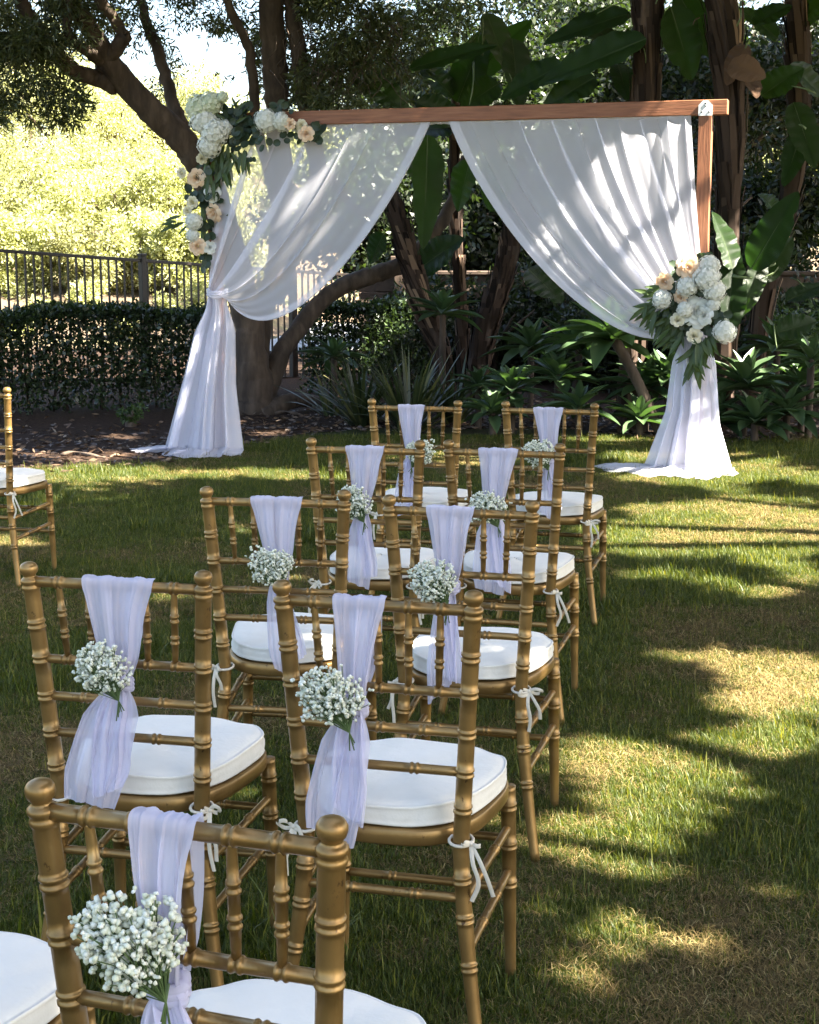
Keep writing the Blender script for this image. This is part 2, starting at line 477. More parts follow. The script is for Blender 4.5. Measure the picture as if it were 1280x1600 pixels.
# sunlit slope beyond the fence
def hill_z(x, y):
    f0 = lerp(22.5, 33, smoothstep(-4.2, -2.4, x)); f0 = lerp(f0, 26, smoothstep(4, 7, x))
    b = smoothstep(f0, 47, y) * 3.1 + max(0, y - 40) * 0.055
    return b * (1.0 + 0.25 * smoothstep(-2, -16, x)) + 0.35 * math.sin(x * .31 + 1) * math.sin(y * .23) * smoothstep(34, 44, y) - 0.03
hp = [[(x, y, hill_z(x, y)) for x in np.linspace(-70, 70, 71)] for y in list(np.linspace(22, 60, 39)) + list(np.linspace(64, 200, 14))]
mb = MB(); mb.grid(hp)
tag(mb.build('hill', M['hillsoil']), kind='structure')

# ------------------------------------------------------------------ leaves
def leaf_quads(P, L, W, axis=None, droop=0.0, jitter=1.0, fold=0.25):
    """folded diamond leaves at P. axis (n,3): growth direction"""
    n = len(P)
    A = RNG.normal(size=(n, 3))
    if axis is not None:
        A = axis + A * jitter
    A[:, 2] -= droop
    A /= np.linalg.norm(A, axis=1)[:, None] + 1e-9
    B = RNG.normal(size=(n, 3))
    B -= (B * A).sum(1)[:, None] * A
    B /= np.linalg.norm(B, axis=1)[:, None] + 1e-9
    Nn = np.cross(A, B)
    l = (L * RNG.uniform(.7, 1.25, n))[:, None]; wd = (W * RNG.uniform(.75, 1.2, n))[:, None]
    v0 = P; v2 = P + A * l
    mid = P + A * l * 0.45 + Nn * wd * fold
    v1 = mid + B * wd * .5; v3 = mid - B * wd * .5
    V = np.stack([v0, v1, v2, v3], 1).reshape(-1, 3)
    F = np.arange(n * 4).reshape(-1, 4)
    return V, F

def clump_points(c, r, n, clumps=10, spread=0.42, squash=0.8):
    """n points in leaf clumps spread through a ball"""
    c = np.array(c, float)
    cc = RNG.normal(size=(clumps, 3)); cc /= np.linalg.norm(cc, axis=1)[:, None]
    cc *= (RNG.uniform(0.15, 1.0, clumps) ** 0.5)[:, None] * r
    cc[:, 2] *= squash
    k = RNG.integers(0, clumps, n)
    d = RNG.normal(size=(n, 3)); d /= np.linalg.norm(d, axis=1)[:, None]
    rr = (RNG.uniform(0, 1, n) ** 0.45) * r * spread * RNG.uniform(.7, 1.2, clumps)[k]
    off = d * rr[:, None]
    off[:, 2] *= 0.8
    return c + cc[k] + off, d

def crown(name, blobs, L, W, mat, parent, droop=0.3, gaps=True, jitter=.8, keep=None):
    Ps, Ds = [], []
    for (c, r, n, cl) in blobs:
        P, D = clump_points(c, r, n, cl)
        Ps.append(P); Ds.append(D)
    P = np.concatenate(Ps); D = np.concatenate(Ds)
    if gaps:
        k = ~sun_gap(P); P, D = P[k], D[k]
    if keep is not None:
        k = keep(P); P, D = P[k], D[k]
    V, F = leaf_quads(P, L, W, D, droop, jitter)
    o = obj(name, np_mesh(name, V, F, mat), parent)
    o['kind'] = 'stuff'
    return o

def limb(mb, pts, rad, n=None, seg=12, wob=0.012):
    n = n or len(pts) * 7
    seg = seg if seg < 12 else 18
    C = catmull(pts, n); R = [interp(np.linspace(0, 1, len(rad)), rad, i / (n - 1)) for i in range(n)]
    C = [Vector(c) + Vector((random.uniform(-1, 1), random.uniform(-1, 1), 0)) * wob for c in C]
    R = [r * random.uniform(.95, 1.05) for r in R]
    b0 = len(mb.v)
    mb.tube(C, R, seg)
    for i in range(n):                        # ridged, lumpy bark
        for j in range(seg):
            q = Vector(mb.v[b0 + i * seg + j]); d = q - C[i]
            k = 1 + .16 * mnoise.noise(q * (2.2 / max(.05, R[i]) * .35) + Vector((C[0].x * 7, 0, 0))) + .10 * mnoise.noise(Vector((j * 1.7, i * .22, C[0].x)))
            mb.v[b0 + i * seg + j] = tuple(C[i] + d * k)

# ------------------------------------------------------------------ iron fence
def fence():
    p0 = Vector((-4.09, 15.3, 0)); dv = Vector((1.75, 2.2, 0))
    L = dv.length
    e = dv.normalized()
    root = empty('iron_fence', tuple(p0), math.atan2(e.y, e.x))
    tag(root, 'brown black iron picket fence behind the clipped hedge', 'fence')
    s0, s1 = -1.4, 6.6
    ztop = lambda s: 1.526 - 0.0565 * s
    for zo, h in ((0, .034), (-1.28, .03)):
        mb = MB()
        a = Vector((s0, 0, ztop(s0) + zo)); b = Vector((s1, 0, ztop(s1) + zo))
        mb.box((0, 0, 0), (1, .034, h), bev=.003)
        mb.v = [tuple(Vector((lerp(a.x, b.x, x + .5), y, lerp(a.z, b.z, x + .5) + z))) for x, y, z in mb.v]
        mb.build('rail', M['iron'], root, smooth=False)
    pm = MB(); pm.box((0, 0, -.70), (.017, .017, 1.42)); pme = pm.mesh('picket', M['iron'], False)
    po = MB(); po.box((0, 0, -.78), (.068, .068, 1.66), bev=.004); po.box((0, 0, .062), (.08, .08, .03), bev=.006)
    pom = po.mesh('fence_post', M['iron'], False)
    posts = [-0.45, 1.93, 4.3]
    for s in posts: obj('fence_post', pom, root, (s, 0, ztop(s) - .0))
    k = 0
    s = s0 + .05
    while s < s1:
        if min(abs(s - q) for q in posts) > .05:
            obj('picket', pme, root, (s, 0, ztop(s) - .004))
        s += .108
fence()

# ------------------------------------------------------------------ clipped hedges
def hedge(name, label, a, b, depth, h, n, L=.055, W=.032, seed=0):
    a, b = Vector(a), Vector(b)
    e = (b - a); ln = e.length; e.normalize(); nn = Vector((-e.y, e.x, 0))
    root = empty(name, tuple(a), math.atan2(e.y, e.x))
    tag(root, label, 'hedge')
    # leaves: a shell on the clipped faces and a thinner fill
    s = RNG.uniform(0, ln, n); q = RNG.uniform(0, 1, n); zz = RNG.uniform(0.03, h, n)
    side = RNG.uniform(0, 1, n)
    y = np.where(side < .42, RNG.normal(0.02, .035, n), np.where(side < .72, RNG.uniform(0, depth, n), np.where(side < .8, depth + RNG.normal(0, .03, n), q * depth)))
    z = np.where((side >= .42) & (side < .72), h + RNG.normal(0, .03, n), zz)
    bump = .045 * np.sin(s * 3.1 + seed) + .03 * np.sin(s * 7.7 + z * 6) 
    y = y + np.where(side < .42, bump, 0); z = z + np.where((side >= .42) & (side < .72), bump * .6, 0)
    z = z * 1.0
    thin = (z < .22) & (RNG.uniform(0, 1, n) < .6)
    P = np.stack([s, y, z], 1)[~thin]
    ax = np.zeros_like(P); ax[:, 1] = -.6; ax[:, 2] = .5
    V, F = leaf_quads(P, L, W, ax, 0, .8)
    o = obj('foliage', np_mesh('hedge_foliage', V, F, M['hedge']), root); o['kind'] = 'stuff'
    mb = MB()
    for i in range(int(ln / .22)):
        x = (i + random.uniform(.2, .8)) * .22
        y0 = depth * random.uniform(.3, .7)
        pts = [(x, y0, 0), (x + random.uniform(-.05, .05), y0 + random.uniform(-.05, .05), h * .4), (x + random.uniform(-.14, .14), y0 + random.uniform(-.1, .1), h * .85)]
        mb.tube(pts, [.016, .012, .005], 6)
    o = mb.build('stems', M['bark'], root); o['kind'] = 'stuff'
    return root
hedge('clipped_hedge', 'dark glossy clipped hedge below the iron fence, beside the gathered sheer curtain', (-5.1, 13.75, 0), (-1.75, 15.0, 0), .62, .93, 26000, seed=1)
hedge('clipped_hedge', 'short dark clipped hedge behind the strap leaf clump, beyond the leaning tree', (-1.08, 16.2, 0), (.35, 16.5, 0), .6, .93, 11000, seed=4)

# ------------------------------------------------------------------ block wall at the back of the planting
def wall():
    a = Vector((-.62, 19.3, 0)); b = Vector((7.5, 18.4, 0))
    e = b - a; ln = e.length
    root = empty('garden_wall', tuple(a), math.atan2(e.y, e.x))
    tag(root, 'brown block garden wall in deep shade behind the planting', 'wall')
    bw, bh = .40, .2
    bm_ = MB(); bm_.box((0, 0, 0), (bw - .012, .17, bh - .012), bev=.006); me = bm_.mesh('block', M['wall'], False)
    mb = MB(); mb.box((ln / 2, .012, .62), (ln, .15, 1.24)); mb.build('mortar', M['wall'], root, False)
    for r in range(6):
        for i in range(int(ln / bw)):
            obj('block', me, root, ((i + .5 + .5 * (r % 2)) * bw, 0, bh * (r + .5) + .02))
    for s in (.62, 3.4, 6.2):
        p = MB(); p.box((s, -.02, .70), (.34, .30, 1.40), bev=.01); p.box((s, -.02, 1.43), (.42, .38, .06), bev=.01)
        p.build('pillar', M['wall'], root, False)
    c = MB(); c.box((ln / 2, 0, 1.255), (ln, .24, .05), bev=.01); c.build('coping', M['wall'], root, False)
wall()

# ------------------------------------------------------------------ the leaning multi-stem tree
def px(u, v, y): return tuple(AY(u, v, y))
def shade_tree():
    b = G(400, 640); Y0 = 14.5
    root = empty('leaning_tree', (b.x, Y0, 0))
    tag(root, 'gnarled multi stem tree leaning over the fence behind the gathered curtain', 'tree')
    R = lambda ws, y=Y0: [q / 2 / FPX * y for q in ws]
    sub = lambda L: [tuple(Vector(p) - Vector((b.x, Y0, 0))) for p in L]
    def L(name, path, ws):
        mb = MB()
        limb(mb, sub([px(u, v, y) for u, v, y in path]), R(ws), wob=.01)
        mb.build(name, M['bark'], root)
    L('trunk', [(398, 665, Y0), (398, 610, Y0), (393, 550, Y0), (384, 480, Y0), (358, 380, Y0 - .1), (320, 272, Y0 - .3), (288, 222, Y0 - .4), (235, 172, Y0 - .5), (182, 112, Y0 - .6), (150, 60, Y0 - .8), (108, 0, Y0 - 1.0), (70, -70, Y0 - 1.2)],
      [74, 56, 48, 46, 45, 45, 43, 38, 36, 27, 22, 16])
    L('limb', [(182, 135, Y0 - .55), (150, 122, Y0 - .6), (112, 108, Y0 - .8), (75, 66, Y0 - 1.0), (38, 12, Y0 - 1.2), (0, -50, Y0 - 1.5)], [26, 24, 24, 22, 19, 14])
    L('limb', [(160, 105, Y0 - .6), (170, 88, Y0 - .7), (190, 66, Y0 - .8), (193, 54, Y0 - .8), (176, 26, Y0 - .8), (156, 0, Y0 - .9), (140, -50, Y0 - 1)], [24, 22, 22, 17, 16, 15, 12])
    L('limb', [(165, 100, Y0 - .6), (138, 80, Y0 - .9), (110, 60, Y0 - 1.1), (105, 20, Y0 - 1.2), (110, -40, Y0 - 1.3)], [20, 16, 13, 12, 9])
    L('limb', [(296, 225, Y0 - .35), (272, 165, Y0 - .2), (248, 85, Y0), (226, 22, Y0 + .1), (214, -40, Y0 + .2)], [24, 19, 17, 15, 11])
    L('limb', [(402, 625, Y0 + .1), (408, 510, Y0 + .2), (434, 410, Y0 + .3), (440, 300, Y0 + .3), (433, 180, Y0 + .2), (428, 80, Y0 + .1), (421, -40, Y0)], [38, 34, 33, 34, 36, 37, 34])
    L('limb', [(428, 470, Y0 + .3), (462, 375, Y0 + .4), (496, 275, Y0 + .4), (478, 170, Y0 + .3), (470, 100, Y0 + .2), (455, 0, Y0 + .1), (448, -60, Y0)], [34, 30, 27, 26, 25, 24, 20])
    L('limb', [(434, 330, Y0 + .3), (404, 210, Y0 + .1), (397, 150, Y0), (388, 72, Y0 - .1), (362, 20, Y0 - .2), (340, -40, Y0 - .3)], [18, 16, 16, 15, 13, 10])
    L('limb', [(408, 635, Y0 + .1), (436, 560, Y0 + .2), (478, 498, Y0 + .4), (522, 455, Y0 + .5), (572, 433, Y0 + .6), (626, 414, Y0 + .7), (664, 380, Y0 + .8), (705, 320, Y0 + .9), (730, 240, Y0 + 1)], [42, 30, 28, 28, 29, 28, 24, 20, 14])
    L('limb', [(505, 262, Y0 + .4), (560, 330, Y0 + .8), (600, 320, Y0 + 1)], [14, 12, 8])
    L('root', [(410, 650, Y0 - .1), (450, 628, Y0 + .1), (490, 626, Y0 + .2), (520, 632, Y0 + .1)], [40, 26, 18, 8])
    L('root', [(392, 655, Y0), (360, 660, Y0 - .3), (330, 672, Y0 - .6)], [36, 20, 8])
    # crown: clumps of narrow drooping leaves, open to the sky beside the leaning limb
    blobs = []
    def B(u, v, y, rpx, n, cl=12):
        c = Vector(px(u, v, y)) - Vector((b.x, Y0, 0))
        blobs.append((tuple(c), rpx / FPX * y, n, cl))
    for a in [(30, 30, 13.2, 85, 3400), (110, 10, 13.6, 80, 2600), (40, 110, 13.0, 72, 2600), (105, 165, 13.2, 44, 900), (15, 165, 13.0, 45, 900), (-60, 60, 13, 95, 2600),
              (170, 40, 14.2, 55, 800), (250, 0, 14.5, 62, 1100), (330, -5, 14.5, 70, 1500), (275, 90, 14.8, 38, 240), (245, 140, 14.6, 30, 140), (385, 50, 15.2, 62, 1700), (390, 120, 15.2, 48, 1000), (345, 60, 15, 36, 240),
              (455, 40, 14.8, 72, 2400), (520, 50, 14.2, 78, 3000), (520, 130, 14.4, 58, 2200), (590, 60, 14.6, 70, 2300), (470, 130, 15.2, 50, 1300), (590, 140, 15.2, 50, 1100),
              (650, 40, 15.4, 70, 1700), (650, 120, 15.8, 55, 1000), (720, 30, 15.6, 60, 1100), (560, 175, 14.0, 26, 330), (500, 165, 14.0, 26, 420),
              (100, -140, 13.5, 150, 4200), (300, -150, 14.5, 150, 3800), (520, -150, 14.5, 150, 4200), (720, -120, 15, 130, 3200), (400, -330, 14.5, 240, 5000), (0, -330, 13, 220, 4000)]:
        B(*a, 14)
    # the crown is open around the sky gap over the leaning limb
    gapc = [(335, 115, 52), (300, 150, 40), (360, 80, 34), (310, 70, 30), (290, 175, 34), (365, 155, 30), (215, 130, 24)]
    def keep(P):
        W_ = P + np.array((b.x, Y0, 0))
        d = W_ - np.array((0, 0, CAM_H))
        zc = d @ np.array(_f); uu = 640 + FPX * d[:, 0] / zc; vv = 800 - FPX * (d @ np.array(_u)) / zc
        k = np.ones(len(P), bool)
        for u, v, r in gapc:
            k &= ~(((uu - u) ** 2 + (vv - v) ** 2 < r * r) & (RNG.uniform(0, 1, len(P)) < .88))
        return k
    crown('crown', [((c[0] + b.x, c[1] + Y0, c[2]), r, n, k) for c, r, n, k in blobs], .075, .017, M['oleaf'], None, droop=.5,
          keep=lambda P: keep(P - np.array((b.x, Y0, 0))))
    o = bpy.data.objects[[q.name for q in COL.objects if q.name.startswith('crown')][-1]]
    o.parent = root; o.location = (-b.x, -Y0, 0)
    # bare hanging twigs
    mb = MB()
    for i in range(46):
        u = random.uniform(420, 620); v = random.uniform(20, 110)
        p = Vector(px(u, v, 14.1)) - Vector((b.x, Y0, 0))
        pts = [p]
        for k in range(5):
            p = p + Vector((random.uniform(-.09, .09), random.uniform(-.05, .05), random.uniform(-.13, -.02))); pts.append(p)
        mb.tube(pts, [.006, .005, .004, .003, .003, .002], 5)
    o = mb.build('twigs', M['bark'], root); o['kind'] = 'stuff'
shade_tree()

# ------------------------------------------------------------------ other trees and shrubs behind
def bush(name, label, cat, c, r, n, L, W, mat, trunk_h=0.0, blobs=6, group=None, squash=.85, gaps=True, droop=.2):
    c = Vector(c)
    root = empty(name, (c.x, c.y, c.z))
    tag(root, label, cat, group)
    bl = []
    for i in range(blobs):
        a = random.uniform(0, 2 * PI); q = random.uniform(.0, .62) * r
        bl.append(((c.x + q * math.cos(a), c.y + q * math.sin(a), c.z + trunk_h + r * squash * random.uniform(.45, 1.25)), r * random.uniform(.45, .68), n // blobs, 9))
    o = crown('crown' if trunk_h else 'foliage', bl, L, W, mat, None, droop, gaps)
    o.parent = root; o.location = (-c.x, -c.y, -c.z)
    mb = MB()
    tr = max(.05, .05 * r)
    h = trunk_h + r * .9
    limb(mb, [(0, 0, -.1), (.03 * h, .02, h * .35), (-.02 * h, 0, h * .7), (0, 0, h)], [tr * 1.3, tr, tr * .7, tr * .3], 12, 9)
    for i in range(5):
        a = random.uniform(0, 2 * PI); s = random.uniform(.35, .7) * h
        limb(mb, [(0, 0, s), (math.cos(a) * r * .3, math.sin(a) * r * .3, s + r * .3), (math.cos(a) * r * .6, math.sin(a) * r * .6, s + r * .55)], [tr * .55, tr * .4, tr * .15], 7, 7)
    mb.build('trunk', M['bark'], root)
    return root

# dense trees behind the wall close off the view
TL = 'trees growing beyond the garden wall'
for i, (u, y, r, th, lab) in enumerate([
        (575, 23.0, 2.0, .5, 'broad dark tree beyond the wall, above the horizontal tree limb'),
        (735, 21.5, 1.9, .2, 'dense dark tree beyond the wall, seen between the two curtains'),
        (880, 22.0, 2.0, .3, 'dense dark tree beyond the wall, behind the inner folds of the wider curtain'),
        (1035, 21.0, 1.9, .3, 'dark tree beyond the wall behind the bracketed corner of the wooden frame'),
        (1170, 22.5, 2.0, .4, 'leafy tree beyond the wall, behind the stout fibrous trunk outside the frame')]):
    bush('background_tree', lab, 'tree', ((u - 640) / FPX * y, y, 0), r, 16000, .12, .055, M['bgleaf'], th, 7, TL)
for i, (u, y, r, th, lab) in enumerate([
        (660, 26.0, 2.3, 2.6, 'tall tree far behind the middle of the wooden beam'),
        (960, 26.5, 2.4, 2.6, 'tall tree far behind, rising over the wider curtain'),
        (1230, 27.0, 2.3, 2.4, 'tall pale green tree far behind the outermost fibrous trunk')]):
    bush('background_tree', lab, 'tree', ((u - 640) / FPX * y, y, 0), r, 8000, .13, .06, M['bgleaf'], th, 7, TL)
for u, y, r, th, lab in ((790, 24.5, 2.1, 1.9, 'dark leafy tree between the two tall trees far behind the beam'), (905, 25, 2.1, 1.9, 'dark leafy tree far behind the gap in the fibrous trunks'),
                         (1095, 25, 2.1, 1.9, 'dark leafy tree far behind the bracketed corner'), (690, 24.8, 2.0, 1.8, 'dark leafy tree far behind the leaning middle trunk'), (1160, 28, 2.4, 3.4, 'tallest dark tree, far behind the shaggy brown trunk'),
                         (860, 28.5, 2.4, 3.4, 'tall dark tree at the very back, above the wider curtain')):
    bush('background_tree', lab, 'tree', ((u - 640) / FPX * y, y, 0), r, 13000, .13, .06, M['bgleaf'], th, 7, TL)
bush('garden_shrub', 'sunlit green shrub behind the big paddle leaves, outside the frame', 'shrub', (4.15, 15.2, 0), .85, 5200, .07, .03, M['willow'], 0, 6)
bush('garden_shrub', 'low green shrub against the garden wall behind the bouquet', 'shrub', (2.6, 16.8, 0), .75, 3600, .08, .035, M['bgleaf'], 0, 6)
bush('garden_shrub', 'low shadowed shrub against the wall, between the two curtains', 'shrub', (.95, 17.6, 0), .8, 3600, .08, .035, M['bgleaf'], 0, 6)
bush('garden_shrub', 'dark shrub hiding the garden wall behind the outer tree trunks', 'shrub', (3.5, 16.4, 0), .8, 3800, .08, .035, M['bgleaf'], 0, 6)
bush('garden_shrub', 'dark shrub against the garden wall behind the large leaning rosette', 'shrub', (1.85, 17.0, 0), .8, 3800, .08, .035, M['bgleaf'], 0, 6)
for x_, y_, lab_ in ((.35, 18.3, 'dark wall shrub behind the leaning middle trunk'), (1.35, 18.3, 'dark wall shrub behind the reddish leaning tree'), (2.3, 18.0, 'dark wall shrub behind the stout fibrous trunk'),
                     (3.1, 17.6, 'dark wall shrub behind the shaggy brown trunk'), (4.5, 17.2, 'dark wall shrub behind the outermost slender trunk')):
    bush('wall_shrub', lab_, 'shrub', (x_, y_, 0), .92, 4200, .09, .04, M['bgleaf'], 0, 7, 'shrubs along the garden wall')
for i_, (u_, v_, lab_) in enumerate([(20, 470, 'dry'), (75, 462, 'dry'), (140, 474, 'dry'), (190, 460, 'dry'), (262, 470, 'dry'), (300, 455, 'dry')]):
    y_ = 25.5 + (i_ % 3) * 1.4; x_ = (u_ - 640) / FPX * y_
    bush('slope_plant', 'small leafy plant on the brown bank just beyond the iron fence', 'plant', (x_, y_, hill_z(x_, y_) - .05), .42, 1300, .10, .035, M['hill_leaf'], 0, 4, 'small plants on the brown bank', gaps=False)
bush('garden_shrub', 'small bright green sprig growing at the foot of the clipped hedge', 'shrub', tuple(G(205, 668)), .14, 420, .04, .02, M['willow'], 0, 4)

# bushes on the sunny slope
HG = 'bushes on the sunny slope beyond the fence'
HLAB = ['bleached yellow green bush on the sunny slope beyond the fence']
for i, (u, v, y, r, mt) in enumerate([(-20, 0, 30, 1.3, 'hill_leaf'), (60, 0, 30.5, 1.2, 'hill_leaf'), (135, 0, 30, 1.3, 'hill_leaf2'), (215, 0, 30.5, 1.25, 'hill_leaf'), (290, 0, 30.5, 1.25, 'hill_leaf'), (350, 0, 31, 1.3, 'hill_leaf2'),
                                      (20, 0, 34, 1.7, 'hill_leaf2'), (110, 0, 34, 1.6, 'hill_leaf'), (190, 0, 34.5, 1.6, 'hill_leaf'), (270, 0, 34, 1.6, 'hill_leaf'), (340, 0, 35, 1.6, 'hill_leaf'), (-30, 385, 38, 1.7, 'hill_leaf'), (45, 395, 37, 1.4, 'hill_leaf2'), (120, 380, 39, 1.8, 'hill_leaf'), (205, 392, 38, 1.5, 'hill_leaf2'), (285, 388, 39, 1.7, 'hill_leaf'),
                                      (0, 330, 44, 2.2, 'hill_leaf2'), (95, 325, 45, 2.3, 'hill_leaf'), (185, 335, 44, 2.0, 'hill_leaf'), (265, 335, 46, 2.0, 'hill_leaf2'), (345, 345, 45, 2.0, 'hill_leaf'),
                                      (20, 270, 54, 3.0, 'hill_leaf'), (125, 275, 55, 2.8, 'hill_leaf2'), (225, 300, 55, 2.3, 'hill_leaf'), (310, 320, 54, 1.9, 'hill_leaf'),
                                      (60, 235, 64, 4.0, 'hill_leaf2'), (-40, 225, 62, 4.0, 'hill_leaf'), (180, 280, 66, 2.8, 'hill_leaf'),
                                      (420, 370, 42, 1.7, 'hill_leaf'), (500, 380, 41, 1.6, 'hill_leaf'), (460, 330, 52, 2.2, 'hill_leaf'), (560, 375, 42, 1.6, 'hill_leaf2'), (545, 320, 54, 2.2, 'hill_leaf'),
                                      (1215, 380, 40, 1.8, 'hill_leaf'), (1290, 370, 40, 2.0, 'hill_leaf')]):
    x = (u - 640) / FPX * y
    bush('hillside_bush', 'bleached yellow green bush on the sunny slope beyond the fence' if mt == 'hill_leaf' else 'duller olive green bush on the sunny slope beyond the fence', 'bush', (x, y, hill_z(x, y) - .2), r, 9000, .10, .045, M[mt], 0, 6, HG, gaps=False)

# ------------------------------------------------------------------ tall trees beside the lawn (out of frame): their crowns shade the chairs
def lawn_tree(label, base, th, blobs):
    root = empty('lawn_tree', base)
    tag(root, label, 'tree')
    bx, by = base[0], base[1]
    mb = MB()
    limb(mb, [(0, 0, -.2), (.1, 0, th * .4), (-.1, .1, th * .75), (0, 0, th)], [.30, .24, .20, .15], 20, 12, .01)
    mb.build('trunk', M['bark'], root)
    for (c, r, n, k) in blobs:
        mb = MB()
        e = Vector((c[0] - bx, c[1] - by, c[2]))
        limb(mb, [(0, 0, th * .8), tuple(Vector((e.x * .45, e.y * .45, lerp(th * .8, e.z, .6)))), tuple(e)], [.12, .08, .025], 12, 8, .01)
        mb.build('limb', M['bark'], root)
    o = crown('crown', blobs, .25, .13, M['oleaf'], None, .3, True)
    o.parent = root; o.location = (-bx, -by, 0)
CANX = [((4.4, 9.0, 5.6), 1.3, 4200, 16), ((3.7, 9.8, 5.0), 1.1, 3600, 16), ((4.8, 7.4, 5.8), 1.3, 4200, 16)]  # unseen leaf clumps added to keep sun speckles off the curtain
def canopy(cx, cy, h, n=9, R=2.6):
    out = []
    for i in range(n):
        a = i * 2.4; q = R * math.sqrt((i + .5) / n)
        out.append(((cx + q * math.cos(a), cy + q * math.sin(a), h + random.uniform(-.5, .7)), 1.35, 4800, 18))
    return out
lawn_tree('tall spreading shade tree standing on the lawn beside the front rows of chairs', (6.2, 1.2, 0), 4.6, canopy(5.6, 1.2, 6.0, 10, 2.9))
lawn_tree('tall spreading shade tree standing on the lawn beside the rear rows of chairs', (7.4, 6.4, 0), 4.6, canopy(6.6, 5.6, 6.1, 10, 2.9))
lawn_tree('tall spreading shade tree standing on the lawn beside the draped wooden frame', (7.6, 11.0, 0), 4.4, canopy(6.6, 10.0, 6.0, 10, 2.8) + CANX)
lawn_tree('tall spreading shade tree standing in the planting beside the paddle leaved trees', (7.8, 15.4, 0), 4.4, canopy(7.0, 14.0, 6.0, 9, 2.6))
lawn_tree('unseen spreading tree added beyond the iron fence, its crown darkening the draped frame', (-7.2, 17.5, 0), 4.6,
          [((x, y, z), 1.4, 3600, 14) for x, y, z in ((-3.2, 12.8, 5.6), (-1.2, 12.2, 5.8), (.8, 12.4, 5.6), (2.8, 12.6, 5.8), (-2.2, 10.4, 6.0), (0, 10.0, 6.2), (2.2, 10.2, 6.0), (-.5, 14.6, 5.6), (1.8, 15.0, 5.7), (4.6, 13.2, 5.7), (3.9, 16, 6), (-3.2, 8.6, 6.4), (-1, 7.6, 6.6), (1.2, 7.8, 6.6))])  # unseen crown added overhead to block skylight from the planting
lawn_tree('unseen tall tree added for shade at the outer end of the garden wall', (9.5, 18.2, 0), 4.8, canopy(8.6, 18.0, 6.2, 10, 2.8))  # unseen tree added to shade the trees behind the wall
lawn_tree('unseen tall tree added for shade beyond the outer end of the garden wall', (10.5, 22.5, 0), 5.2, canopy(9.6, 21.8, 7.0, 10, 3.0))  # second unseen tree, added to keep sun off the background trees
lawn_tree('tall spreading shade tree standing on the lawn behind the last row of chairs', (2.6, -2.2, 0), 4.6, canopy(3.0, -1.0, 6.0, 8, 2.4))

# ------------------------------------------------------------------ paddle leaved trees
def paddle_mesh(name, mats, seed, tear=0.0):
    rnd = random.Random(seed)
    mb = MB()
    n, k = 44, 9
    rows = []
    sag = rnd.uniform(.10, .24); tw = rnd.uniform(-.25, .25)
    ph = rnd.uniform(0, 6)
    for i in range(n + 1):
        x = i / n
        w_ = .5 * (math.sin(PI * min(1, x ** .72)) ** .62 if 0 < x < 1 else 0.0)
        w_ = max(w_, .012)
        row = []
        for j in range(k):
            q = j / (k - 1) * 2 - 1
            rip = .03 * math.sin(x * 17 + ph + q * 1.5) * abs(q) + .022 * math.sin(x * 41 + ph * 2 - q * 2) * abs(q)
            notch = 1.0
            if abs(q) > .6: notch = 1 - .03 * (0.5 + 0.5 * math.sin(x * 19 + ph * q)) - tear * max(0, math.sin(x * 11 + ph * 3 * q) * math.sin(x * 4.3 + ph * q)) ** 6
            y = q * w_ * notch
            z = abs(q) * w_ * .42 * (1 - .5 * abs(q)) + rip * w_ * 2 + tw * q * w_ * x
            row.append((x, y, z - sag * x * x))
        rows.append(row)
    mb.grid(rows, 0)
    pts = [(x, 0, -sag * x * x - .006) for x in np.linspace(0, .98, 10)]
    mb.tube(pts, [lerp(.014, .004, i / 9) for i in range(10)], 6, 1)
    return mb.mesh(name, mats)
PADDLE = [paddle_mesh('paddle_leaf', [M['bop'], M['bop_rib']], s, t) for s, t in ((1, .1), (2, .35), (3, .6), (4, .25))]
PADDLE_DRY = [paddle_mesh('dry_paddle_leaf', [M['dryleaf'], M['dryleaf']], s, .4) for s in (8, 9)]

def orient(o, base, tip, width, normal):
    x = (tip - base); L = x.length; x.normalize()
    z = (normal - x * normal.dot(x))
    if z.length < 1e-4: z = Vector((0, 0, 1)).cross(x)
    z.normalize(); y = z.cross(x)
    Mx = Matrix((x, y, z)).transposed().to_4x4()
    Mx = Matrix.Translation(base) @ Mx @ Matrix.Diagonal((L, width, width, 1))
    o.matrix_local = Mx

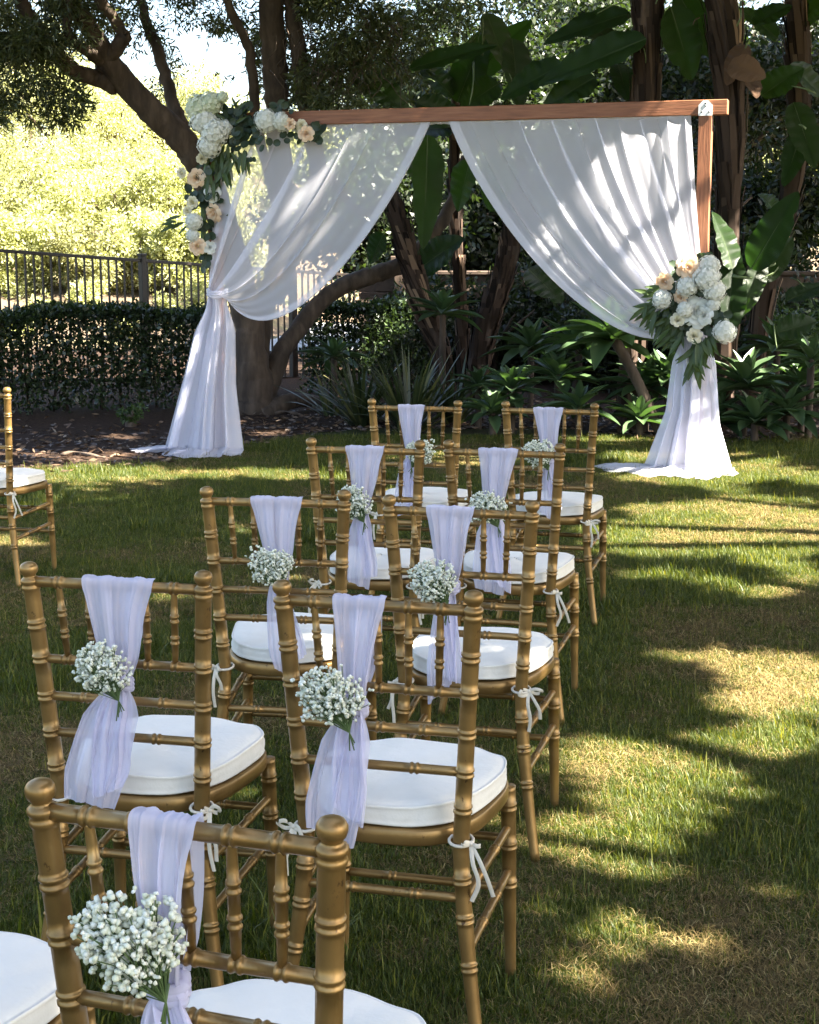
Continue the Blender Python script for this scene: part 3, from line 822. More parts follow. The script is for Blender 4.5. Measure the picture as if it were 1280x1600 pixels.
TR = 'paddle leaved trees planted behind the frame'
def paddle_tree(label, path, Y, ws, leaves, extra=4, seed=0):
    rnd = random.Random(seed)
    g = G(path[-1][0], path[-1][1])
    base = Vector(AY(path[-1][0], path[-1][1], Y)); base.z = 0
    root = empty('paddle_leaf_tree', tuple(base))
    tag(root, label, 'tree', TR)
    P = [Vector(px(u, v, Y)) - base for u, v in path]
    P[-1].z = -.1
    R = [q / 2.35 / FPX * Y for q in ws]
    mb = MB()
    n = 40
    C = [Vector(c) for c in catmull(P, n)]
    RR = [interp(np.linspace(0, 1, len(R)), R, i / (n - 1)) * (1 + .03 * math.sin(i * 2.1 + seed) + rnd.uniform(-.04, .04)) for i in range(n)]
    mb.tube(C, RR, 14)
    tr = mb.build('trunk', M['sbark'], root)
    mb = MB()
    for i in range(210):                    # peeling sheath strips
        k = rnd.randint(1, n - 8); a = rnd.uniform(0, 2 * PI); m_ = rnd.randint(3, 8)
        off = rnd.uniform(.003, .055); wd = rnd.uniform(.008, .036)
        l, r_ = [], []
        for q in range(m_ + 1):
            c = C[min(n - 1, k + q)]; rad = RR[min(n - 1, k + q)] + off * (1 - q / m_) ** 1.5 + .003
            t_ = wd / max(rad, .02) * (1 - .6 * abs(q / m_ - .5))
            a2 = a + .05 * q
            l.append(c + Vector((math.cos(a2 - t_), math.sin(a2 - t_), 0)) * rad); r_.append(c + Vector((math.cos(a2 + t_), math.sin(a2 + t_), 0)) * rad)
        mb.grid([l, r_])
    o = mb.build('sheath', M['sheath'], tr); o['kind'] = 'stuff'
    top = P[0]
    def add(bp, tp, width, dry=False, nrm=None):
        lf = obj('leaf', (PADDLE_DRY if dry else PADDLE)[rnd.randint(0, 1 if dry else 3)], root)
        nn = nrm or Vector((rnd.uniform(-.4, .6), -.7, rnd.uniform(.3, .9)))
        orient(lf, bp, tp, width, nn)
        q = MB()
        s = min(C, key=lambda c: (c - bp).length + (0 if c.z < bp.z + .1 else 3))
        mid = (s + bp) * .5 + Vector((0, 0, .08))
        q.tube([Vector(c) for c in catmull([s, mid, bp], 8)], [lerp(.022, .010, i / 7) for i in range(8)], 7)
        q.build('petiole', M['bop_rib'] if not dry else M['dryleaf'], lf)
        lf2 = lf.children[0]
        lf2.matrix_parent_inverse = lf.matrix_local.inverted()
    for (u0, v0, u1, v1, y, wpx, *rest) in leaves:
        add(Vector(px(u0, v0, y)) - base, Vector(px(u1, v1, y + rnd.uniform(-.3, .2))) - base, wpx * .86 / FPX * y, dry=bool(rest and rest[0]))
    for i in range(extra):                  # leaves above the frame
        a = rnd.uniform(0, 2 * PI); b0 = top + Vector((math.cos(a) * .3, math.sin(a) * .3, rnd.uniform(.3, .8)))
        add(b0, b0 + Vector((math.cos(a) * .8, math.sin(a) * .8, rnd.uniform(-.2, .8))), rnd.uniform(.38, .5), nrm=Vector((-math.cos(a) * .5, -math.sin(a) * .5, 1)))
paddle_tree('stout fibrous trunked paddle leaf tree rising behind the bracketed corner of the frame', [(1014, -40), (1012, 40), (1008, 160), (1000, 300), (990, 480), (985, 660)], 13.2, [48, 48, 46, 46, 48, 52],
            [(1048, 10, 1085, 125, 13.0, 75), (1010, 60, 838, 128, 12.9, 85), (985, 20, 850, 60, 13.4, 62), (960, 70, 905, 20, 13.6, 40), (1060, -10, 1120, 90, 13.4, 60), (880, 100, 780, 150, 13.3, 70), (930, 120, 850, 165, 13.3, 60), (965, 100, 985, 150, 13.4, 50)], 4, 1)
paddle_tree('shaggy brown paddle leaf tree just outside the frame post, with hanging dry sheaths', [(1122, -40), (1134, 60), (1140, 180), (1140, 300), (1136, 420), (1130, 560), (1125, 680)], 13.0, [56, 58, 50, 40, 42, 44, 50],
            [(1165, 70, 1135, 130, 12.8, 42, 1), (1140, 100, 1195, 118, 12.7, 48, 1), (1165, 110, 1185, 150, 12.8, 40, 1), (1180, 40, 1235, 0, 13.2, 50), (1190, 150, 1255, 100, 13.2, 55), (1135, 520, 1150, 385, 12.6, 62), (1175, 420, 1245, 300, 12.5, 66), (1185, 440, 1240, 370, 12.8, 50), (1190, 400, 1160, 500, 12.6, 45), (1145, 420, 1122, 330, 12.7, 60)], 4, 2)
paddle_tree('slender paddle leaf tree at the outer edge of the planting, with bright torn leaves', [(1238, -40), (1246, 60), (1250, 180), (1240, 280), (1216, 380), (1192, 480), (1172, 660)], 14.0, [34, 36, 34, 32, 30, 32, 36],
            [(1235, 100, 1300, 160, 13.6, 60), (1225, 130, 1165, 140, 13.6, 55), (1240, 160, 1275, 260, 13.4, 55), (1215, 60, 1160, 10, 14, 55), (1255, 200, 1225, 290, 13.7, 45), (1210, 330, 1195, 300, 13.8, 60), (1250, 40, 1290, -10, 14, 50), (1230, 470, 1290, 440, 13.2, 45), (1215, 520, 1275, 500, 13.0, 50)], 3, 3)
paddle_tree('leaning paddle leaf tree in the middle of the planting with one hanging leaf', [(612, 300), (632, 380), (650, 440), (668, 500), (690, 560), (705, 640)], 14.8, [26, 34, 38, 36, 34, 36],
            [(600, 365, 575, 412, 14.6, 45), (668, 210, 665, 390, 14.4, 70), (640, 230, 685, 310, 14.8, 70), (655, 420, 720, 370, 15, 70), (560, 120, 640, 170, 14.6, 70), (640, 108, 775, 64, 14.2, 44), (650, 160, 730, 190, 14.8, 60)], 0, 4)
paddle_tree('reddish leaning paddle leaf tree between the two curtains', [(806, 330), (796, 390), (782, 440), (762, 500), (748, 570), (742, 650)], 15.2, [30, 36, 40, 42, 40, 42],
            [(785, 240, 768, 330, 15, 66), (735, 250, 712, 330, 15.1, 62), (800, 60, 815, 165, 14.2, 68), (760, 20, 800, 120, 14.6, 60), (840, 300, 900, 400, 15.2, 80), (730, 180, 780, 240, 15, 80), (825, 420, 880, 470, 15.3, 60), (780, 130, 720, 165, 14.9, 60)], 0, 5)
paddle_tree('thin straight paddle leaf tree behind the reddish leaning one', [(712, 150), (710, 260), (714, 380), (720, 470), (724, 560), (726, 640)], 15.8, [14, 15, 16, 18, 20, 22],
            [(715, 160, 760, 40, 15.6, 65), (708, 150, 650, 90, 15.6, 60), (712, 140, 830, 30, 15.9, 60), (706, 200, 620, 200, 15.8, 65)], 0, 6)

# ------------------------------------------------------------------ rosette plants (foxtail agave)
def agave_leaf(name, seed):
    rnd = random.Random(seed)
    mb = MB(); n, k = 10, 5
    rows = []
    cv = rnd.uniform(.15, .4)
    for i in range(n + 1):
        x = i / n
        w_ = interp([0, .15, .45, .7, .9, 1], [.07, .085, .150, .125, .055, .002], x)
        rows.append([(x, (j / 2 - 1) * w_, abs(j / 2 - 1) ** 1.5 * w_ * .55 - cv * x * x + .25 * cv * x) for j in range(k)])
    mb.grid(rows)
    return mb.mesh(name, M['agave'])
AG = [agave_leaf('agave_leaf', s) for s in (1, 2, 3)]
def rosette(label, u, v, y, L, n=24, stem=None, tilt=0.0, seed=0):
    rnd = random.Random(seed)
    c = Vector(px(u, v, y)); base = Vector((c.x, c.y, 0))
    if stem: base = Vector(px(*stem, y)); base.z = 0
    root = empty('agave_plant', tuple(base))
    tag(root, label, 'plant', 'rosette plants in the mulch bed')
    mb = MB()
    top = c - base
    mb.tube([Vector(p) for p in catmull([(0, 0, -.05), tuple(top * .5 + Vector((0, 0, .02))), tuple(top)], 9)], [.045 if stem else .03] * 9, 9)
    mb.build('stem', M['bark'], root)
    for i in range(n):
        a = i * 2.39996 + rnd.uniform(-.2, .2); q = i / n
        el = lerp(1.35, -.15, q ** .8) + rnd.uniform(-.12, .12)
        d = Vector((math.cos(a) * math.cos(el), math.sin(a) * math.cos(el), math.sin(el)))
        d.x += tilt
        lf = obj('leaf', AG[rnd.randint(0, 2)], root)
        l = L * lerp(.6, 1.05, min(1, q * 1.6)) * rnd.uniform(.85, 1.1)
        b0 = top + Vector((0, 0, -.05 * q))
        orient(lf, b0, b0 + d.normalized() * l, l * rnd.uniform(.9, 1.15), Vector((-math.cos(a) * .6, -math.sin(a) * .6, 1)))

for i, a in enumerate([
        ('agave rosette in front of the reddish leaning tree, close to the lawn edge', 770, 640, 12.6, .34, 24),
        ('agave rosette filling the bed between the leaning stem and the bouquet drape', 1010, 600, 13.0, .46, 26),
        ('tall agave rosette in the shade behind the large leaning rosette', 905, 540, 13.6, .46, 24),
        ('low agave rosette behind the sunlit one at the outer end of the bed', 1230, 640, 12.3, .40, 24),
        ('agave rosette half hidden by the hem of the bouquet drape', 1120, 650, 12.5, .40, 24),
        ('agave rosette in front of the garden wall between the curtains', 830, 540, 14.4, .44, 22),
        ('large agave rosette on a leaning woody stem beside the peach and white bouquet', 958, 525, 12.6, .56, 30, (1040, 640), -.1),
        ('agave rosette low in the bed beside the foot of the reddish leaning tree', 800, 605, 12.8, .38, 24),
        ('small agave rosette between the strap leaf clump and the reddish leaning tree', 748, 600, 13.2, .30, 20),
        ('agave rosette under the large leaning one, towards the reddish tree', 872, 585, 13.3, .42, 24),
        ('agave rosette at the lawn edge beneath the large leaning rosette', 905, 635, 12.5, .36, 22),
        ('agave rosette at the lawn edge beside the bouquet drape', 1000, 650, 12.6, .36, 22),
        ('agave rosette close behind the pinched waist of the bouquet drape', 1045, 590, 12.9, .42, 24),
        ('broad agave rosette just outside the drape that carries the bouquet', 1165, 600, 12.6, .48, 26),
        ('low agave rosette at the lawn edge outside the bouquet drape', 1180, 655, 12.2, .42, 24),
        ('agave rosette under the bright paddle leaves of the outermost tree', 1255, 600, 12.6, .38, 22),
        ('sunlit yellow green agave rosette beside the outermost tree trunk', 1268, 560, 12.4, .34, 20),
        ('agave rosette behind the broad one outside the bouquet drape', 1215, 540, 13.4, .42, 22),
        ('agave rosette raised against the leaning middle tree trunk', 692, 485, 14.3, .40, 22),
        ('bright agave rosette in front of the short clipped hedge', 522, 555, 14.4, .36, 20),
        ('shadowed agave rosette deep in the bed behind the leaning stem', 1090, 610, 13.6, .40, 20)]):
    rosette(a[0], a[1], a[2], a[3], a[4], a[5], a[6] if len(a) > 6 else None, a[7] if len(a) > 7 else 0, i)

# ------------------------------------------------------------------ strap leaf clumps
def flax(label, u, v, y, n, L, seed):
    rnd = random.Random(seed)
    c = Vector(px(u, v, y)); c.z = 0
    root = empty('flax_clump', tuple(c)); tag(root, label, 'plant', 'strap leaf clumps in the bed')
    mb = MB()
    for i in range(n):
        a = rnd.uniform(0, 2 * PI); el = rnd.uniform(.55, 1.45); l = L * rnd.uniform(.55, 1.1); wd = rnd.uniform(.010, .019)
        d = Vector((math.cos(a), math.sin(a), 0)); s = Vector((-d.y, d.x, 0))
        b0 = d * rnd.uniform(0, .1); bend = rnd.uniform(.1, .8)
        A, B_ = [], []
        for k in range(8):
            t = k / 7
            p = b0 + d * (math.cos(el) * l * t + bend * .25 * l * t * t) + Vector((0, 0, math.sin(el) * l * t - bend * .35 * l * t ** 3))
            w_ = wd * (1 - t ** 3) + .001
            A.append(p + s * w_); B_.append(p - s * w_ + Vector((0, 0, .004)))
        mb.grid([A, B_])
    o = mb.build('foliage', M['flax'], root); o['kind'] = 'stuff'
flax('dark strap leaf clump with arching blades, the largest of the clumps', 640, 628, 12.9, 95, .85, 1)
flax('strap leaf clump in front of the short clipped hedge', 565, 622, 13.4, 70, .75, 2)
flax('small strap leaf clump by the leaning middle trunk', 705, 622, 13.6, 50, .65, 3)
flax('thin strap leaf clump beside the roots of the gnarled tree', 520, 610, 14.3, 30, .55, 4)

# ================================================================== THE WOODEN FRAME
PL, PR = G(344, 708), G(1086, 738)
EA = (PR - PL); SPAN = EA.length; EA.normalize()
NA = Vector((EA.y, -EA.x, 0))                 # towards the chairs
ARZ = math.atan2(EA.y, EA.x)
def ap(u, v, off=0.0):
    """photo point on the frame's plane -> (along, depth, height); depth < 0 is towards the chairs"""
    d = ray(u, v); o = PL + NA * off
    t = (o - C0).dot(NA) / d.dot(NA)
    q = C0 + d * t - PL
    return Vector((q.dot(EA), -off, q.z))
ZB = (ap(1088, 181).z + ap(560, 193).z) / 2    # underside of the beam
frame = empty('wooden_frame', tuple(PL), ARZ)
tag(frame, 'redwood timber ceremony frame carrying the sheer curtains', 'frame')
BH = .098
mb = MB(); x0, x1 = -.16, ap(1138, 170).x
mb.box((0, 0, 0), (x1 - x0, .088, BH), bev=.004)
mb.build('beam', M['wood'], frame, False, loc=((x0 + x1) / 2, 0, ZB + BH / 2))
for xx in (0, SPAN):
    mb = MB(); mb.box((0, 0, 0), (ZB + .012, .088, .088), bev=.004)
    mb.build('post', M['wood'], frame, False, loc=(xx, 0, (ZB + .012) / 2 - .012), rot=(0, PI / 2, 0))
mb = MB()
h = .046
ol = [(-h, -h), (h, -h), (h, h * .5), (h * .35, h * 1.15), (-h * .35, h * 1.15), (-h, h * .5)]
f0 = [(x, 0, z) for x, z in ol]; f1 = [(x, -.004, z) for x, z in ol]
mb.add(f0 + f1, [tuple(range(6)), tuple(range(11, 5, -1))] + [(i, (i + 1) % 6, 6 + (i + 1) % 6, 6 + i) for i in range(6)])
br = mb.build('bracket', M['bracket'], frame, False, loc=(SPAN, -.0465, ZB + .04))
for sx, sz in ((-.024, -.022), (.024, -.022), (0, .018), (0, .034)):
    q = MB(); q.tube([(0, 0, 0), (0, -.003, 0)], .006, 8); q.build('screw', M['screw'], br, loc=(sx, -.004, sz))

# ------------------------------------------------------------------ sheer curtains
def bez(p0, p1, p2, p3, t):
    a = 1 - t
    return p0 * (a ** 3) + p1 * (3 * a * a * t) + p2 * (3 * a * t * t) + p3 * (t ** 3)
def curtain(name, label, pu_top, fu_top, v_top, c1, c2, tie, low_l, low_r, train, seed, zflip=1, pleats=()):
    """pu_top: photo u of the post side, fu_top: of the free edge; all control points in photo pixels on the frame's plane"""
    rnd = random.Random(seed)
    P = lambda q: np.array(ap(q[0], q[1]))
    A0, A1 = P((pu_top, v_top)), P((fu_top, v_top)); A1 = A0 + (A1 - A0) / .955
    A0[2] = A1[2] = ZB + .012
    T = P(tie); C1, C2 = P(c1), P(c2)
    ns, n1, n2 = 240, 52, 46
    ph = [rnd.uniform(0, 6.28) for _ in range(8)]
    # a handful of doubled-over pleats between flat single-layer stretches
    pl = [(c, w_, a_, rnd.choice((-1, 1)), rnd.uniform(0, 6)) for c, w_, a_ in pleats]
    def fold(s, t):
        v = .5 * math.sin(2 * PI * 2.3 * s + ph[0] + t) + .25 * math.sin(2 * PI * 5.1 * s + ph[1] - .7 * t) + .10 * math.sin(2 * PI * 13 * s + ph[2])
        for c, w_, a_, sg, p_ in pl:
            x = (s - c - .012 * math.sin(2.2 * t + p_)) / w_
            if abs(x) < 4: v += sg * 1.1 * math.exp(-x * x * .5) * min(1, w_ / .012)
        return v
    def foldx(s, t):                         # shift along the width (in units of s): makes the cloth double back
        v = 0.0
        for c, w_, a_, sg, p_ in pl:
            x = (s - c - .012 * math.sin(2.2 * t + p_)) / w_
            if abs(x) < 4: v -= w_ * a_ * x * math.exp(-x * x * .5)
        return v
    rows = []
    for i in range(n1 + 1):
        t = i / n1
        row = []
        for j in range(ns + 1):
            s = j / ns
            s0 = s
            s = min(1.03, max(-.02, s + foldx(s0, t) * (.55 + .45 * min(1, t * 2)))) if 0 < j < ns else s
            hemy = 0.0
            if s0 > .955: s = .955 - (s0 - .955) * .95; hemy = -.012
            p0 = A0 + (A1 - A0) * s
            p3 = T + np.array(((s - .5) * .16 * zflip, -.05 - .06 * math.sin(s * PI), .05 * (s - .5) * -1))
            st1 = p0 + (p3 - p0) / 3; st2 = p0 + (p3 - p0) * 2 / 3
            k1 = max(0, s) ** 1.35; k2 = max(0, s) ** 1.7
            d1 = C1 - (A1 + (T - A1) / 3); d2 = C2 - (A1 + (T - A1) * 2 / 3)
            b1 = st1 + d1 * k1; b2 = st2 + d2 * k2
            q = bez(p0, b1, b2, p3, t)
            amp = interp([0, .08, .4, .8, 1], [.006, .016, .030, .026, .020], t)
            q = q + np.array((0, amp * fold(min(s0, 1.91 - s0), t) - .02 + hemy - .05 * math.sin(PI * t), 0))
            row.append(tuple(q))
        rows.append(row)
    lowZ = T[2]
    LL = [P(q) for q in low_l]; LR = [P(q) for q in low_r]
    TRN = P(train)
    for i in range(1, n2 + 1):
        t = i / n2
        row = []
        fall = min(1.0, t / .80)
        z = lowZ * (1 - fall) + .02
        zz = lambda arr: np.interp(-z, [-a[2] for a in arr], [a[0] for a in arr])
        xl, xr = zz(LL), zz(LR)
        pud = max(0.0, (t - .80) / .20)
        for j in range(ns + 1):
            s = j / ns
            q = s if zflip > 0 else 1 - s                    # 0 at the low u side
            top = rows[n1][j]
            x = lerp(xl, xr, q + (1 if zflip > 0 else -1) * foldx(s, t + 1) * .8) + .006 * math.sin(2 * PI * 13 * s + ph[4] + t) + .016 * math.sin(2 * PI * 5.6 * s + ph[3] + .6 * t)
            blend = smoothstep(0, .22, t)
            amp = interp([0, .25, .7, .8, 1], [.022, .032, .05, .05, .03], t)
            y = -.08 - .10 * fall * math.sin(PI * q) - .05 * fall + amp * (fold(s, t + 1) + .6 * math.sin(2 * PI * 4.1 * s + ph[5] + .5 * t))
            zc = z
            if pud > 0:
                edge = 1 - smoothstep(0.0, .62, q) 
                x += pud * edge * (TRN[0] - LL[-1][0]) + pud * .07 * (q - .4)
                y += -pud * (.14 + .12 * math.sin(PI * q)) + pud * edge * .12
                nz = mnoise.noise(Vector((s * 9, pud * 1.5, seed * 3.1))); nz2 = mnoise.noise(Vector((s * 24, pud * 3, seed * 5.7)))
                zc = .022 + .03 * (1 - pud) + .05 * max(0, nz) * (1 - .4 * pud) + .022 * abs(nz2)
                y += pud * (.10 * mnoise.noise(Vector((s * 6, 3, seed))) + .05 * nz2); x += pud * .05 * mnoise.noise(Vector((s * 8, 9, seed)))
            x = lerp(top[0], x, blend); y = lerp(top[1], y, blend)
            row.append((x, y, zc))
        rows.append(row)
    mb = MB(); mb.grid(rows)
    # the gathered cloth hangs in a second, inner layer below the tie
    inner = []
    for i, row in enumerate(rows[n1 - 1:]):
        cx_ = sum(p[0] for p in row) / len(row)
        f_ = min(1, i / 10)
        inner.append([(cx_ + (row[ns - j][0] - cx_) * (1 - .05 * f_) + .010 * f_ * math.sin(j * .21 + ph[2]), row[ns - j][1] + (.030 + .012 * math.sin(j * .17 + ph[1])) * f_, max(.014, row[ns - j][2] - .006)) for j in range(ns + 1)])
    mi_ = MB(); mi_.grid(inner)
    root = empty(name, tuple(PL + EA * T[0]), ARZ)
    tag(root, label, 'curtain', 'sheer curtains hung from the frame')
    o = mb.build('panel', M['sheer'], root, loc=(-T[0], 0, 0))
    mi_.build('inner_panel', M['sheer'], root, loc=(-T[0], 0, 0))
    # cloth band holding the gathers
    tb = MB()
    pts = [(.070 * math.cos(a), -.075 + .075 * math.sin(a), .012 * math.sin(a * 2 + 1)) for a in np.linspace(0, 2 * PI, 25)]
    for dz in (-.018, 0, .018): tb.tube([(x, y, z + dz) for x, y, z in pts], .011, 7, caps=False)
    tb.build('tie_band', M['sheer'], root, loc=(0, 0, T[2]))
    # rod pocket hem along the beam
    hm = MB(); a0, a1 = min(A0[0], A1[0]), max(A0[0], A1[0])
    hm.tube([(lerp(a0, a1, k / 40), -.012 + .006 * math.sin(k * 1.7), ZB - .006 + .004 * math.sin(k * 2.3)) for k in range(41)], .012, 7)
    hm.build('hem', M['sheer'], root, loc=(-T[0], 0, 0))
curtain('sheer_curtain', 'white sheer curtain tied back at the post below the long flower garland', 352, 676, 195, (612, 372), (432, 602), (346, 458),
        [(322, 470), (298, 580), (264, 716)], [(370, 470), (374, 600), (390, 716)], (218, 718), 3, 1, [(.06, .030, 2.4), (.17, .036, 2.6), (.28, .026, 2.3), (.41, .040, 2.6), (.60, .010, 1.5), (.72, .008, 1.3)])
curtain('sheer_curtain', 'white sheer curtain tied back at the post behind the peach and white bouquet', 1080, 701, 190, (770, 385), (985, 590), (1088, 512),
        [(1060, 530), (1046, 640), (1006, 742)], [(1116, 530), (1128, 660), (1152, 744)], (926, 744), 5, -1, [(.03, .012, 2.2), (.08, .016, 2.4), (.14, .016, 2.4), (.20, .022, 2.6), (.28, .014, 2.0), (.36, .020, 2.6), (.45, .012, 1.8), (.53, .026, 2.6), (.66, .020, 2.4), (.78, .008, 1.4), (.87, .008, 1.4)])

# ------------------------------------------------------------------ flowers
def hydrangea(name, mat, seed, n=70):
    rnd = random.Random(seed); mb = MB()
    for i in range(n):
        z = 1 - 2 * (i + .5) / n; a = i * 2.39996
        r = math.sqrt(1 - z * z)
        d = Vector((r * math.cos(a), r * math.sin(a), z)).normalized()
        c = d * rnd.uniform(.82, 1.0)
        t = d.orthogonal().normalized(); b = d.cross(t)
        ang = rnd.uniform(0, 2); sz = rnd.uniform(.20, .27)
        for k in range(4):
            q = ang + k * PI / 2
            x = t * math.cos(q) + b * math.sin(q); y = d.cross(x)
            up = d * rnd.uniform(-.03, .07)
            mb.add([c, c + x * sz * .55 + y * sz * .5 + up, c + x * sz * 1.05 + up * .3, c + x * sz * .55 - y * sz * .5 + up], [(0, 1, 2, 3)])
    # green core under the florets
    rows = []
    for i in range(6):
        th = PI * i / 5
        rows.append([(0.86 * math.sin(th) * math.cos(p), 0.86 * math.sin(th) * math.sin(p), 0.86 * math.cos(th)) for p in np.linspace(0, 2 * PI, 9)[:-1]])
    mb.grid(rows, 0, True)
    return mb.mesh(name, mat, False)
def rose(name, mat, seed, open_=1.0):
    rnd = random.Random(seed); mb = MB()
    # opens along +z
    for ring, (np_, r0, tilt, hgt) in enumerate([(3, .14, .05, .66), (4, .28, .20, .66), (5, .44, .42, .60), (6, .60, .70 * open_, .50), (7, .74, .95 * open_, .36)]):
        for k in range(np_):
            a = k * 2 * PI / np_ + ring * .7 + rnd.uniform(-.15, .15)
            wdt = 2 * PI / np_ * 1.15
            rows = []
            for i in range(5):
                t = i / 4
                row = []
                for j in range(5):
                    q = j / 4 * 2 - 1
                    ww = wdt * (math.sin(PI * (.22 + .62 * t))) * .62
                    rad = r0 * (.35 + .65 * t ** .6) + math.sin(tilt) * t * t * .42 - .05 * q * q
                    ht = hgt * t * math.cos(tilt * .75 * t) - .10 * q * q * t - (0.10 * t ** 4 if ring > 1 else 0)
                    row.append((rad * math.cos(a + q * ww), rad * math.sin(a + q * ww), ht - .25))
                rows.append(row)
            mb.grid(rows)
    return mb.mesh(name, mat)
HY = [hydrangea('hydrangea', M['petal'], 1), hydrangea('hydrangea', M['petal'], 2)]
HYG = hydrangea('greenish_hydrangea', M['petal_green'], 3)
RP = [rose('peach_rose', M['peach'], 1), rose('peach_rose', M['peach'], 2, 1.2)]
RC = [rose('cream_rose', M['cream'], 3, .8), rose('cream_rose', M['cream'], 4, .5)]
RW = rose('white_rose', M['petal'], 5, 1.2)
def round_leaf():
    mb = MB(); rows = []
    for i in range(7):
        x = i / 6; w_ = .42 * math.sqrt(max(0, 1 - (2 * x - 1) ** 2)) + .01
        rows.append([(x, -w_, .06), (x, -w_ * .5, .01), (x, 0, -.02), (x, w_ * .5, .01), (x, w_, .06)])
    mb.grid(rows); return mb.mesh('round_leaf', M['euc'])
def long_leaf():
    mb = MB(); rows = []
    for i in range(7):
        x = i / 6; w_ = .09 * math.sin(PI * x ** .8) ** .8 + .004
        rows.append([(x, -w_, .03 - .18 * x * x), (x, 0, -.18 * x * x), (x, w_, .03 - .18 * x * x)])
    mb.grid(rows); return mb.mesh('long_leaf', M['willow'])
RL, LLF = round_leaf(), long_leaf()
def blooms(root, items, rnd, off0=.15):
    """items: (kind, u, v, r px)"""
    for kind, u, v, r in items:
        p = ap(u, v, off0) - Vector(root['o'])
        sc = r / FPX * 10.9
        me, nm = {'hy': (HY[rnd.randint(0, 1)], 'hydrangea'), 'hg': (HYG, 'hydrangea'), 'pe': (RP[rnd.randint(0, 1)], 'rose'), 'cr': (RC[rnd.randint(0, 1)], 'rose'), 'wr': (RW, 'rose')}[kind]
        o = obj(nm, me, root)
        if kind in ('pe', 'cr', 'wr'): sc *= 1.15
        d = Vector((rnd.uniform(-.5, .5), -1, rnd.uniform(-.3, .6)))
        o.rotation_mode = 'QUATERNION'; o.rotation_quaternion = d.to_track_quat('Z', 'Y')
        o.location = p + Vector((0, rnd.uniform(-.04, .02), 0)); o.scale = (sc,) * 3
def foliage(root, kind, items, rnd, o_=.08):
    """items: (u, v, spread px, count, length px, direction deg (photo) or None)"""
    for u, v, sp, n, lp, dr in items:
        for i in range(n):
            p = ap(u + rnd.gauss(0, sp * .5), v + rnd.gauss(0, sp * .5), o_ + rnd.uniform(-.05, .07)) - Vector(root['o'])
            L = lp / FPX * 10.9 * rnd.uniform(.75, 1.2)
            a = rnd.uniform(0, 2 * PI) if dr is None else math.radians(dr + rnd.gauss(0, 24))
            d = Vector((math.cos(a), rnd.uniform(-.6, .15), math.sin(a)))
            o = obj('leaf', RL if kind == 'r' else LLF, root)
            orient(o, p, p + d.normalized() * L, L * (1 if kind == 'r' else 1.15), Vector((rnd.uniform(-.5, .5), -1, rnd.uniform(-.2, .7))))
def spine(root, pts):
    mb = MB()
    C = [Vector(ap(u, v, .06)) - Vector(root['o']) for u, v in pts]
    mb.tube([Vector(c) for c in catmull(C, 16)], .022, 8)
    mb.build('branch', M['stem'], root)
rnd = random.Random(5)
o0 = ap(344, 300)
gar = empty('flower_garland', tuple(PL + EA * o0.x + Vector((0, 0, o0.z))), ARZ); gar['o'] = tuple((o0.x, 0, o0.z))
tag(gar, 'garland of white hydrangeas, peach roses and dark leaves on the corner of the frame', 'garland')
spine(gar, [(318, 398), (318, 330), (322, 270), (330, 215), (352, 188), (400, 192), (470, 198)])
blooms(gar, [('hg', 314, 170, 25), ('hg', 331, 162, 20), ('hy', 322, 190, 24), ('hy', 338, 206, 24), ('hy', 330, 228, 20), ('hy', 352, 200, 14), ('hg', 350, 152, 10),
             ('hy', 418, 188, 20), ('hy', 440, 190, 16), ('hy', 305, 346, 15), ('hy', 303, 368, 12), ('wr', 330, 302, 12), ('cr', 284, 270, 9), ('cr', 314, 248, 9),
             ('cr', 303, 316, 10), ('pe', 306, 278, 13), ('pe', 331, 333, 13), ('pe', 311, 385, 12), ('wr', 327, 386, 9), ('pe', 456, 194, 8), ('cr', 470, 196, 9), ('pe', 481, 209, 11), ('cr', 294, 330, 8)], rnd)
foliage(gar, 'r', [(366, 188, 30, 60, 15, None), (388, 196, 20, 40, 14, None), (378, 215, 14, 18, 14, None), (307, 202, 5, 3, 15, None), (412, 222, 8, 5, 14, None), (393, 244, 7, 5, 12, None), (499, 205, 9, 8, 16, None), (345, 170, 14, 12, 14, None),
                   (350, 345, 10, 8, 16, 0), (322, 402, 8, 7, 16, 270), (318, 262, 12, 14, 14, None), (318, 310, 14, 18, 14, None), (325, 360, 12, 14, 14, None), (338, 318, 10, 8, 14, None), (460, 205, 18, 10, 12, None), (440, 172, 14, 9, 13, None), (296, 300, 8, 6, 13, None)], rnd)
foliage(gar, 'l', [(352, 245, 16, 26, 34, 262), (335, 275, 12, 14, 30, 265), (372, 238, 14, 14, 28, 290), (285, 350, 14, 9, 24, 195), (480, 208, 10, 5, 18, 290), (365, 180, 20, 14, 26, None)], rnd)

